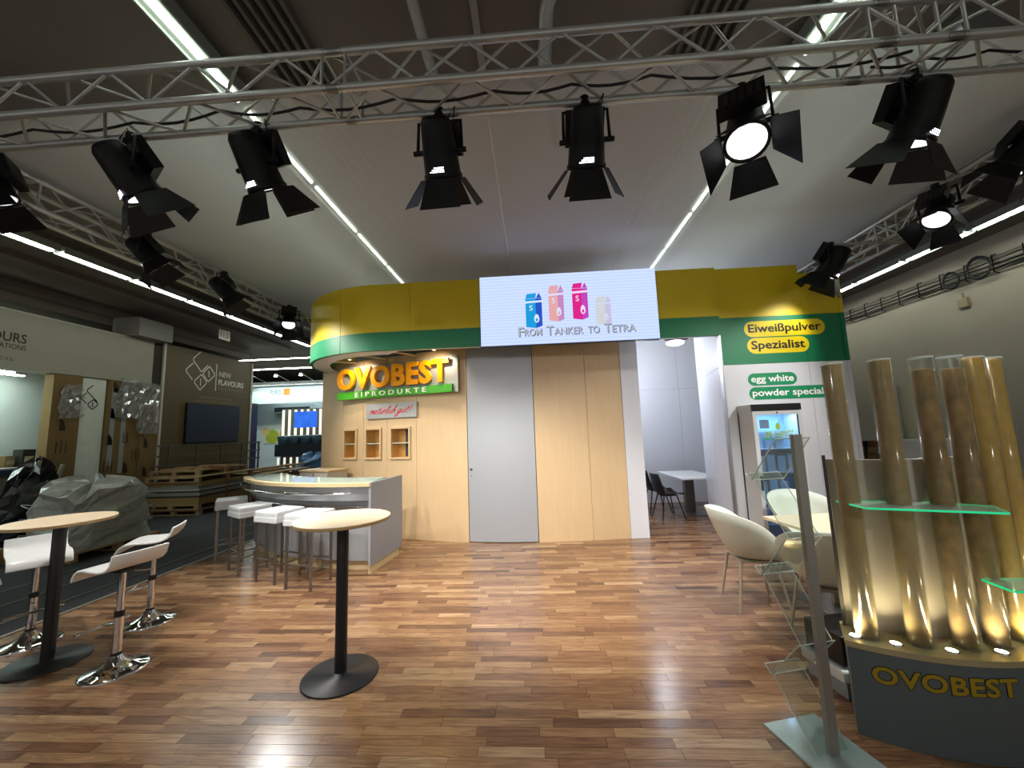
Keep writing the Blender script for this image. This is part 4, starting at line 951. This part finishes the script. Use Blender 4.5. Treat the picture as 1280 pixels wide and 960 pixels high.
# ================================================================== NEIGHBOUR STAND (left, across the aisle)
NX = -10.4
def FX(y, z, x=NX): return frame3((x, y, z), (0, 1, 0))         # text plane facing +x, reading along +y
nf = thing('neighbour_fascia', 'long beige fascia with dark FLAVOURS lettering on the stand at left', 'fascia', (0,0,0))
MB().box(NX-.5, NX, 3.0, 10.02, 3.30, 4.46).obj('panel', BEIGE, nf); MB().box(NX-.02, NX+.008, 3.0, 10.04, 4.455, 4.48).obj('top_trim', mat('pale_trim', '#c8c2b4', .6), nf)
DKB = mat('dark_brown_ink', '#2b1a10', .6)
text_mb('FLAVOURS', 1.02, .19, FX(6.30, 3.82), bold=.012, lift=.004).obj('lettering', DKB, nf)
text_mb('TASTE SENSATIONS', 1.02, .10, FX(6.30, 3.68), bold=.006, lift=.004).obj('lettering', DKB, nf)
text_mb('PRODUCTS', .6, .06, FX(6.54, 3.44), lift=.004).obj('lettering', DKB, nf)
nw = thing('kiosk_wall', 'brown kiosk wall with white NEW FLAVOURS logo behind the pallets', 'kiosk', (0,0,0))
MB().box(NX-1.6, NX, 10.36, 13.75, -.08, 4.52).obj('wall_panel', BROWN, nw); MB().box(NX-.5, NX-.02, 10.05, 10.30, 0, 4.44).obj('side_return', mat('dark_return', '#2c231a', .7), nw)
MB().box(NX-.02, NX+.03, 10.30, 10.36, -.08, 4.52).obj('edge_strip', mat('pale_trim', ''), nw); MB().box(NX-.02, NX+.02, 13.75, 13.83, -.08, 4.5).obj('edge_strip', mat('pale_trim', ''), nw)
LOGO = mat('logo_white', '#e9e4d4', .5)
F = FX(11.15, 3.25)
def rot45(p, c, s): x, y = p; return (c[0]+s*(x-y)*.7071, c[1]+s*(x+y)*.7071)
c0 = (.42, .06); s = .42
sq = lambda pts, closed=True: [(rot45(pts[i], c0, s), rot45(pts[(i+1) % len(pts)], c0, s)) for i in range(len(pts) if closed else len(pts)-1)]
segs_ = sq([(0,0),(.75,0),(.88,.12),(.88,.8),(.12,.8),(0,.68)]) + sq([(1,0),(1.75,0),(1.88,.12),(1.88,.8),(1.12,.8),(1,.68)]) + sq([(0,.95),(0,1.75),(.12,1.85),(.85,1.85)], False) + sq([(1,.95),(1,1.95),(1.12,2.1),(1.95,2.1)], False) + sq([(1.0,.95),(1.8,.95)], False) + sq([(.25,.2),(.62,.6)], False) + sq([(1.3,.2),(1.6,.6)], False)
bars(segs_, F, .032).obj('logo_mark', LOGO, nw)
bars([((1.02, .10), (1.02, .98))], F, .03).obj('logo_rule', LOGO, nw)
text_mb('NEW', .50, .17, FX(12.30, 3.83)).obj('logo_text', LOGO, nw); text_mb('FLAVOURS', 1.12, .19, FX(12.28, 3.55), bold=.025).obj('logo_text', LOGO, nw)
LOGO2 = mat('logo_dim', '#8f8460', .6)
text_mb('TASTE SENSATIONS', 1.12, .09, FX(12.28, 3.39)).obj('logo_text', LOGO2, nw)
text_mb('INNOVATION IN FLAVOURS', 1.30, .07, FX(11.60, 3.06)).obj('logo_text', LOGO2, nw); text_mb('AND TASTE FROM NATURAL PRODUCTS', 1.66, .07, FX(11.42, 2.94)).obj('logo_text', LOGO2, nw)
tv = thing('wall_television', 'dark blue-grey flat television on the brown kiosk wall', 'television', (NX+.005, 11.1, 1.68))
MB().box(0, .06, 0, 2.1, 0, 1.2).obj('body', BLKP, tv); MB().box(.06, .064, .02, 2.08, .02, 1.18).obj('screen', mat('tv_off', '#3b4252', .3, var=.05), tv)
# office block above and beam sign
tag(MB().box(-10.85, -10.1, 9.3, 10.25, 4.49, 4.98).obj('duct_casing', mat('grey_casing', '#8d8a82', .7), None, bevel=.01), 'grey box casing between the fascia and the brown kiosk wall top', 'casing')
sn = thing('bay_sign', 'small white hall bay sign with numbers hanging above the brown kiosk', 'sign', (-9.19, 10.75, 4.70)); MB().tube([(.01, .08, .3), (.01, .08, .55)], .006, 6).obj('hanger', STEEL, sn); MB().tube([(.01, .34, .3), (.01, .34, .55)], .006, 6).obj('hanger', STEEL, sn); MB().box(0, .02, 0, .42, 0, .30).obj('plate', mat('plate_white', '#b9b5a8', .6), sn)
text_mb('11.5', .30, .15, frame3((.021, .06, .07), (0, 1, 0)), bold=.01).obj('number', DKB, sn)
# truss/cable clutter behind fascia top
for k, (z, x) in enumerate(((4.62, -11.2), (4.66, -12.1))):
    tag(MB().tube([(x, 2, z), (x, 14, z)], .05, 8).obj('steel_pipe', mat('dark_pipe', '#3a4046', .5, .5)), ('lower', 'upper')[k]+' dark steel pipe running behind the beige fascia top', 'pipe')
for k in range(10):
    pass
bl = thing('blue_soffit', 'pale blue hall soffit glimpsed above the brown kiosk wall', 'soffit', (0,0,0))
MB().box(-13.5, -11.8, 8, 14.6, 4.95, 5.05).obj('panel', mat('soffit_blue', '#8aa6bb', .7), bl)  # panel coloured pale blue
for k in range(3): MB().box(-13.5, -11.75, 8.6+k*2, 8.72+k*2, 4.8, 4.95).obj('rib', mat('soffit_rib', '#4a5560', .7), bl)
# white lit back wall of the neighbour stand with ceiling strips
wb = thing('neighbour_wall', 'white lit back wall inside the stand at left', 'partition', (0,0,0)); MB().box(-12.2, -12.1, 2.5, 9.3, -.08, 3.7).obj('panel', mat('lit_white', '#dfe6e0', .6, var=.03), wb)
for k, (x, y0, y1) in enumerate(((-11.2, 5.6, 7.75), (-11.6, 4.8, 8.2))):
    t = thing('strip_light', ('front', 'rear')[k]+' white strip light under the beige fascia', 'ceiling light', (x, y0, 3.32)); MB().box(-.06, .06, 0, y1-y0, .02, .08).obj('housing', HOUS, t); MB().box(-.04, .04, .02, y1-y0-.02, 0, .02).obj('tube_lamp', emis('booth_strip', '#e6fff4', 34), t)
# cardboard-wrapped columns
def prints(par, F, spots, s=.26):
    for k, (a, b, typ) in enumerate(spots):
        if typ == 0: # quarter-round icon
            flat([(a, b), (a+s*.45, b)]+[(a+s*.45*math.cos(q)+0, b+s*math.sin(q)) for q in [PI/2*j/8 for j in range(1, 9)]], F, .004).obj('print_icon', DKB, par)
        else:
            bars([((a, b), (a, b+s)), ((a+.1, b), (a+.1, b+s)), ((a, b), (a+.1, b))] if typ == 1 else [((a, b), (a, b+s)), ((a+.09, b), (a+.09, b+s*1.1)), ((a+.18, b), (a+.18, b+s))], F, .02, .004).obj('print_mark', DKB, par)
c1 = thing('wrapped_column', 'cardboard-wrapped column with taped clear film beside the white wall', 'column', (0,0,0))
MB().box(-10.62, NX, 7.85, 8.40, -.08, 3.29).obj('cardboard', CARD, c1); prints(c1, FX(7.85, 0), [(.18, 2.05, 0), (.16, 1.55, 2), (.2, .95, 0), (.28, 2.75, 0)])
MB().box(-11.2, -10.62, 8.28, 8.41, -.08, 3.29).obj('side_panel', mat('card_dark', '#57472f', .85), c1)
c2 = thing('logo_panel', 'narrow white panel with a black line logo between cardboard wraps', 'panel', (0,0,0))
MB().box(-10.55, -10.45, 8.43, 8.94, -.08, 3.29).obj('board', mat('panel_white', '#dfe2d6', .6), c2)
F = frame3((-10.45, 8.40, 2.55), (0, 1, 0)); c0 = (.28, .0); s = .20
bars(sq([(0,0),(.75,0),(.88,.12),(.88,.8),(.12,.8),(0,.68)]) + sq([(0,.95),(0,1.75),(.12,1.85),(.85,1.85)], False) + sq([(1,.3),(1,1.95),(1.12,2.1),(1.95,2.1)], False) + sq([(.2,.2),(.62,.6)], False), F, .024).obj('logo_mark', DKB, c2)
c3 = thing('wrapped_wall', 'brown cardboard-wrapped wall with printed icons and torn clear film', 'wall wrap', (0,0,0))
for y0, y1 in ((8.96, 9.36), (9.365, 9.80), (9.805, 10.29)): MB().box(-10.55, -10.42+.03*random.random(), y0, y1, -.08, 3.29).obj('cardboard_sheet', CARD, c3)
prints(c3, FX(8.95, 0), [(.12, 3.0, 0), (.1, 2.35, 0), (.08, 1.7, 0), (.05, 1.05, 2), (.42, 2.4, 0), (.45, 1.75, 1), (.5, 1.0, 0), (.98, 1.6, 0), (.9, 2.0, 2), (1.0, .85, 0), (.7, 1.3, 2), (1.15, 2.9, 0)])
def film(par, y, z, wd, ht, seed, x=NX+.03):
    rg = random.Random(seed); n = 9; vs = []; fs = []
    for j in range(n+1):
        for i in range(n+1):
            tp = 1-.45*abs(j/n-.3); vs.append((x+.09*rg.random(), y+wd*(.5+(i/n-.5)*tp)+.03*rg.random(), z+ht*j/n+.04*rg.random()))
    for j in range(n):
        for i in range(n): a = j*(n+1)+i; fs.append((a, a+1, a+n+2, a+n+1))
    MB().add(vs, fs).obj('clear_film', FILMC, par)
film(c3, 9.05, 2.35, .75, 1.0, 1); film(c3, 9.6, 1.95, .65, 1.35, 2); film(c1, 7.9, 2.3, .5, .75, 3)
for y, z0, z1 in ((9.05, 1.2, 3.1), (9.32, 1.0, 3.2)): MB().box(NX-.01, NX+.004, y, y+.11, z0, z1).obj('tape', clear('tape', '#d8c8a0', .45, .15, 2.5), c3)
# counter of the neighbour stand with items
nc = thing('neighbour_counter', 'grey counter with a dark blue edge on the stand at left', 'counter', (0,0,0)); MB().box(-11.2, -10.0, 3.5, 7.55, -.08, 1.22).obj('body', mat('counter_grey', '#77746c', .6), nc); MB().box(-11.25, -9.96, 3.5, 7.6, 1.22, 1.30).obj('blue_edge', mat('edge_blue', '#27365a', .5), nc); MB().box(-11.25, -9.98, 3.5, 7.6, 1.30, 1.33).obj('top', mat('counter_top', '#b9c0bc', .5), nc)
for k, (x, y, dx, dy, dz, m, lb) in enumerate(((-10.5, 6.95, .25, .30, .16, CARD2, 'small brown carton on the neighbour counter'), (-10.45, 7.27, .2, .2, .22, CARD2, 'taller brown carton beside the dark box on the counter'), (-10.3, 7.42, .22, .2, .34, mat('dark_box', '#26241f', .6), 'dark box with a pale label at the counter end'))):
    t = thing('carton', lb, 'box', (x, y, 1.33)); MB().box(-dx/2, dx/2, -dy/2, dy/2, 0, dz).obj('body', m, t); MB().box(dx/2, dx/2+.003, -dy*.35, dy*.35, dz*.25, dz*.6).obj('label', mat('box_label', '#b7a988', .7), t); MB().box(-dx/2, dx/2, -.02, .02, dz, dz+.002).obj('tape_strip', mat('tape_tan', '#8f774e', .5), t)
# black plastic sheeting and wrapped load
def lump(name, m, par, base, top, H, seed, jit=.06, n=10, nh=7):
    """faceted film-wrapped lump: near-vertical sides, then a crumpled crown closing to the middle"""
    rg = random.Random(seed); vs = []; fs = []; N = len(base); lev = [(j/nh*.86, 1.) for j in range(nh+1)]+[(.95, .82), (1.0, .5), (1.02, .18)]
    for q, k in lev:
        cx = sum(p[0] for p in top)/N; cy = sum(p[1] for p in top)/N
        for i in range(N):
            b, t_ = base[i], top[i]; e = jit*(0 if q == 0 else 1)*(1 if k > .9 else .6); qq = min(1, q)
            x, y = b[0]+(t_[0]-b[0])*qq, b[1]+(t_[1]-b[1])*qq
            vs.append((cx+(x-cx)*k+e*rg.uniform(-1, 1), cy+(y-cy)*k+e*rg.uniform(-1, 1), H(i)*q+e*.5*rg.uniform(-1, 1)*(q > 0)))
    for j in range(len(lev)-1):
        for i in range(N): a = j*N+i; b = j*N+(i+1) % N; fs.append((a, b, b+N)); fs.append((a, b+N, a+N))
    j = len(lev)-1; fs.append(tuple(range(j*N, j*N+N))); mb = MB(); mb.add(vs, fs); return mb.obj(name, m, par)
def poly(cx, cy, rx, ry, n, sq_=.5):
    out = []
    for k in range(n): a = 2*PI*k/n; c, s_ = math.cos(a), math.sin(a); out.append((cx+rx*math.copysign(abs(c)**sq_, c), cy+ry*math.copysign(abs(s_)**sq_, s_)))
    return out
bg = thing('plastic_sheeting', 'crumpled black plastic sheeting leaning on the neighbour counter', 'plastic sheet', (-9.32, 6.72, -.08))
o_ = lump('sheet', BAG, bg, poly(0, -.1, .22, .48, 16), poly(-.15, .35, .10, .22, 16), lambda i: 1.5+.1*math.sin(i*1.3), 5, .06)
for k, (y, z) in enumerate(((.25, 1.35), (.62, 1.25))): MB().tube([(-.12, y-.25, z-.45), (-.05, y-.05, z-.1), (-.08, y+.05, z+.18)], [.05, .045, .03], 8).obj('twisted_end', mat('film_grey', '#8b8272', .3, var=.3), bg)
def pallet(par, x, y, z, dx, dy, m=PALW, nb=5):
    """one pallet: deck boards, stringers; boards are parts"""
    h = .022
    for k in range(nb):
        b = dx/nb; MB().box(x+k*b+.008, x+(k+1)*b-.008, y, y+dy, z+.115, z+.115+h).obj('deck_board', m, par)
    for k in range(3): MB().box(x, x+dx, y+k*(dy-.09)/2, y+k*(dy-.09)/2+.09, z+.095, z+.115).obj('stringer', m, par)
    for k in range(3):
        for j in range(3): MB().box(x+j*(dx-.12)/2, x+j*(dx-.12)/2+.12, y+k*(dy-.09)/2, y+k*(dy-.09)/2+.09, z+.02, z+.095).obj('block', m, par)
    for k in range(3): MB().box(x, x+dx, y+k*(dy-.09)/2, y+k*(dy-.09)/2+.09, z, z+.02).obj('bottom_board', m, par)
def pallet_thing(label, x, y, z, dx, dy, rz=0):
    t = thing('pallet', label, 'pallet', (x, y, z), rz, 'wooden pallets across the aisle'); pallet(t, 0, 0, 0, dx, dy); return t
pallet_thing('wooden pallet under the film-wrapped load', -8.25, 5.85, -.08, 1.1, 1.45)
wl = thing('wrapped_load', 'grey film-wrapped pallet load in the aisle behind the left high table', 'wrapped goods', (-7.68, 6.55, .06))
prof = poly(0, 0, .52, .74, 22, .45)
lump('film_wrap', FILM, wl, prof, poly(0, -.02, .40, .60, 22, .5), lambda i: .98+.12*math.sin(i*.9)+.06*math.cos(i*2.1), 11, .05, nh=8)
for z in (.25, .5, .72): MB().tube([(p[0]*1.02, p[1]*1.02, z+.03*math.sin(k)) for k, p in enumerate(prof+prof[:1])], .006, 5).obj('film_fold', mat('film_bright', '#b7bcb8', .2), wl)
tag(MB().box(-8.9, -8.3, 4.0, 5.9, -.08, .16).obj('timber_board', CARD2, None, bevel=.01), 'low brown board lying beside the wrapped load', 'board')
# pallet stack: alternating pallets and sheets
SX, SY = -9.75, 9.4
z = -.08
def sheet_t(lb, z, dz, m, dx=1.45, dy=1.9, ox=0, oy=0):
    tag(MB().box(SX+ox, SX+ox+dx, SY+oy, SY+oy+dy, z, z+dz-.004).obj('board_sheet', m, None, bevel=.004), lb, 'board', 'boards in the pallet stack')
pallet_thing('bottom pallet of the tall stack by the brown kiosk', SX+.05, SY+.05, z, 1.4, 1.8); z += .137
pallet_thing('second pallet from the floor in the tall stack', SX+.0, SY+.0, z, 1.45, 1.85); z += .137
sheet_t('thick brown board in the pallet stack', z, .16, mat('mdf', '#9b7f52', .8)); z += .16
sheet_t('dark board above the thick brown one in the stack', z, .04, mat('dark_board', '#38352f', .7)); z += .04
sheet_t('pale grey board in the pallet stack', z, .08, mat('grey_board', '#8c8984', .7), ox=.02); z += .08
sheet_t('thin dark sheet in the pallet stack', z, .035, mat('dark_board', ''), ox=-.05); z += .035
sheet_t('white edged sheet in the pallet stack', z, .05, mat('white_board', '#b0ada4', .7)); z += .05
sheet_t('second pale grey board in the pallet stack', z, .07, mat('grey_board', ''), ox=-.03); z += .07
sheet_t('upper thick brown board in the pallet stack', z, .09, mat('mdf', ''), ox=.0, oy=.04); z += .09
pallet_thing('third pallet of the tall stack, above the board sheets', SX+.05, SY-.03, z, 1.4, 1.9); z += .137
pallet_thing('topmost pallet of the tall stack', SX-.15, SY+.25, z, 1.35, 1.7); z += .137
for k in range(5): tag(MB().box(SX+.1+k*.1, SX+.9+k*.1, SY+.3+k*.28, SY+.42+k*.28, z, z+.05+.02*(k % 2)).obj('timber_batten', PALW), ('short timber batten nearest on the topmost pallet', 'second timber batten on the topmost pallet', 'middle timber batten on the topmost pallet', 'fourth timber batten on the topmost pallet', 'farthest timber batten on the topmost pallet')[k], 'batten', 'battens on the pallet stack')
st = MB(); yq = SY+.85; st.tube([(SX+1.49, yq, 0), (SX+1.49, yq-.02, .5), (SX+1.49, yq-.06, z+.02), (SX+1.1, yq-.2, z+.06)], .022, 6); tag(st.obj('strap', mat('orange_strap', '#8a4a22', .6)), 'orange-brown strap over the tall pallet stack', 'strap')
for k in range(5):
    pallet_thing(('lowest pallet', 'second pallet', 'middle pallet', 'fourth pallet', 'topmost pallet')[k]+' of the long low stack behind the bar counter', -9.75+.06*(k % 2), 11.5+.05*k, -.08+k*.15, 1.4, 2.6)
for k in range(4): tag(MB().box(-9.3+k*.12, -9.18+k*.12, 11.3+k*.2, 14.2+k*.3, .72+.03*(k % 2), .76+.03*(k % 2)).obj('long_board', PALW), ('leftmost', 'second', 'third', 'rightmost')[k]+' long board lying on the low pallet stack', 'board', 'long boards on the low stack')
# rail in front of the kiosk
rl = thing('metal_railing', 'grey metal railing leaning in front of the brown kiosk wall', 'railing', (-10.05, 10.3, 0))
for z in (1.05, 1.32, 1.60): MB().box(-.015, .015, -.3, 3.6, z, z+.05).obj('rail', mat('rail_metal', '#6b675c', .5, .5), rl)
for y in (.0, .9, 1.8, 2.7, 3.5): MB().box(-.02, .02, y, y+.05, -.08, 1.62).obj('rail_post', mat('rail_metal', ''), rl)
# ================================================================== FAR STAND seen through the gap
tag(MB().box(-10.9, -10.7, 14.2, 14.6, -.08, 3.1).obj('navy_panel', BLUE, None, bevel=.01), 'tall narrow navy panel beside the brown kiosk', 'panel')
fs_ = thing('far_stand', 'bright white exhibition stand far behind the pallets', 'exhibition stand', (0,0,0))
MB().box(-15, -6.5, 19.0, 19.1, -.08, 4.6).obj('back_wall', mat('far_white', '#d9e6e6', .6), fs_); MB().box(-15, -6.5, 17.4, 17.5, 3.35, 4.15).obj('header', mat('far_header', '#cfdedd', .6), fs_); MB().box(-15, -6.5, 17.2, 19, 4.15, 4.2).obj('roof', WHT, fs_)
MB().box(-15, -6.5, 15.4, 19, -.08, -.06).obj('carpet', mat('far_carpet', '#4a5560', .9), fs_)
text_mb('PURO', .55, .22, frame3((-12.2, 17.4, 3.75), (1, 0, 0)), bold=.02).obj('lettering', mat('far_ink', '#7c8b8c', .6), fs_); flat([(0, 0), (.3, 0), (.3, .3), (0, .3)], frame3((-11.55, 17.4, 3.72), (1, 0, 0)), .004).obj('logo_block', mat('far_orange', '#e08a2c', .6), fs_)
for x in (-13.2, -12.0, -10.9, -9.8):
    h_ = MB().lathe([(.0, .1), (.06, .1), (.08, 0)], 12, (x, 15.85, 4.35)).obj('spot_head', WHT, fs_); MB().tube([(x, 15.85, 4.45), (x, 17.3, 4.17)], .015, 6).obj('spot_arm', STEEL, h_); MB().disc(.07, 4.345, 12, (x, 15.85, 0), up=False).obj('spot_lens', emis('far_lens', '#f4ffff', 12), h_)
    ld = bpy.data.lights.new('far_spot', 'SPOT'); ld.energy = 26; ld.spot_size = R(120); ld.spot_blend = .6; ld.color = (.85, 1, 1); ld.shadow_soft_size = .05; lo = bpy.data.objects.new('far_spot', ld); COL.objects.link(lo); lo.parent = fs_; lo.location = (x, 15.85, 4.28); lo.rotation_euler = (R(35), 0, 0)
ld = bpy.data.lights.new('far_fill', 'AREA'); ld.energy = 70; ld.size = 4; ld.color = (.85, .97, 1); lo = bpy.data.objects.new('far_fill', ld); COL.objects.link(lo); lo.parent = fs_; lo.location = (-10.8, 17.8, 4.1)
rk = thing('display_rack', 'black display rack with lit upright tubes and a blue screen on the far stand', 'rack', (-11.2, 16.4, -.08))
MB().box(0, 2.6, 0, .5, 1.05, 1.55).obj('counter', mat('rack_black', '#23282b', .6), rk); MB().box(0, 2.6, .42, .5, 0, 3.1).obj('rack_back', mat('rack_dark', '#3d4a50', .6), rk)
for k in range(9):
    MB().tube([(.15+k*.28, .3, 1.9), (.15+k*.28, .3, 3.05)], .05, 8).obj('lit_tube', emis('rack_tube', '#ffeecb', 1.3), rk); MB().tube([(.15+k*.28, .05, .05), (.15+k*.28, .05, 1.0)], .045, 8).obj('lit_tube', emis('rack_tube2', '#e6e2cf', .9), rk)
MB().box(.75, 1.75, .12, .18, 2.25, 2.95).obj('screen', emis('far_screen', '#2f62c8', 1.2, .4, 4), rk)
for k in range(5):
    t = thing('sample_bucket', ('leftmost', 'second', 'middle', 'fourth', 'rightmost')[k]+' sample bucket on the black rack of the far stand', 'bucket', (-10.95+k*.52, 16.55, 1.47), 0, 'sample buckets on the rack'); MB().lathe([(0, 0), (.16, 0), (.21, .32), (.21, .36), (.0, .36)], 16).obj('pail', mat('pail_blue', '#5f7f92', .5, var=.2), t); MB().lathe([(.215, .34), (.22, .38), (.0, .39)], 16).obj('lid', mat('pail_lid', '#9ab2bd', .5), t)
fw = thing('wrapped_bundle', 'blue film-wrapped bundle in front of the far stand', 'wrapped goods', (-8.75, 15.2, -.08)); lump('film_wrap', mat('film_blue', '#5d8bb5', .25, var=.3, vs=6, bump=.5, bs=10), fw, poly(0, 0, .7, .4, 16), poly(0, 0, .5, .3, 16), lambda i: 1.1+.15*math.sin(i), 4, .05); MB().box(-.7, .7, -.4, .4, -.0, .05).obj('skid', PALW, fw)
po = thing('food_poster', 'colourful food poster on the far stand wall', 'poster', (-13.6, 18.97, 1.5)); MB().box(0, 1.9, 0, .02, 0, 1.0).obj('sheet', mat('poster_white', '#e2e8dc', .6), po)
for k, (x, z, r, c) in enumerate(((.5, .35, .35, '#b8c63a'), (1.2, .45, .32, '#e9c22e'), (1.6, .25, .28, '#e8902a'), (.15, .6, .2, '#e9d080'))): flat([(x+r*math.cos(a), z+r*math.sin(a)) for a in [2*PI*j/16 for j in range(16)]], frame3((0, -.001*(k+1), 0), (1, 0, 0)), .002).obj('print_fruit', mat('fruit%d' % k, c, .6), po)
pc = thing('posters_ac', 'dark slot air unit on the far stand wall', 'air unit', (-12.9, 18.7, 3.0)); pc.name = 'air_unit'; MB().box(0, 1.9, 0, .25, 0, .42).obj('body', mat('ac_white', '#cfd8d8', .5), pc); MB().box(.05, 1.85, -.01, 0, .04, .26).obj('slot', mat('ac_dark', '#30383a', .6), pc)
# far hall strips
for k, (x0, y, z) in enumerate(((-15, 15.2, 4.95), (-15, 16.6, 4.8))):
    t = thing('strip_light', ('nearer', 'farther')[k]+' strip light crossing above the far stand', 'ceiling light', (x0, y, z)); MB().box(0, 8, -.06, .06, .02, .08).obj('housing', HOUS, t); MB().box(.02, 7.98, -.03, .03, 0, .02).obj('tube_lamp', TUBE_D, t)

# ================================================================== GOODS BEHIND THE DISPLAY (right)
cb = thing('cardboard_bundle', 'strapped stack of folded cardboard seen between the powder tubes', 'cardboard stack', (6.35, 7.1, -.08), R(4))
for k in range(14): MB().box(-.5+.02*math.sin(k*2.1), .5+.02*math.sin(k*1.7), -.65, .65+.03*math.sin(k), k*.10, k*.10+.095).obj('folded_box', (CARD2, mat('card_red', '#7a4e34', .85), CARD)[k % 3], cb)
for y in (-.35, .3): MB().box(-.53, .53, y, y+.025, 0, 1.402).obj('strap', BLKP, cb)
wc = thing('white_cabinet', 'white low cabinet beside the cardboard stack, seen between the tubes', 'cabinet', (5.45, 5.9, -.08)); MB().box(0, .95, 0, .5, .06, 1.42).obj('body', WHT2, wc); MB().box(-.01, .96, -.012, .5, 1.42, 1.46).obj('top', WHT2, wc); MB().box(.04, .91, .02, .48, 0, .06).obj('plinth', GREY, wc)
for k in range(2): MB().box(.01+k*.47, .465+k*.47, -.018, 0, .08, 1.40).obj('door', WHT2, wc)
ro = thing('upright_roll', 'pale upright roll standing behind the third powder tube', 'roll', (7.15, 7.95, -.08)); MB().tube([(0, 0, 0), (0, 0, 2.4)], .12, 20).obj('roll_body', mat('roll_cream', '#c9c7a8', .6), ro); MB().tube([(0, 0, 2.4), (0, 0, 2.405)], .04, 14).obj('roll_core', CARD, ro)
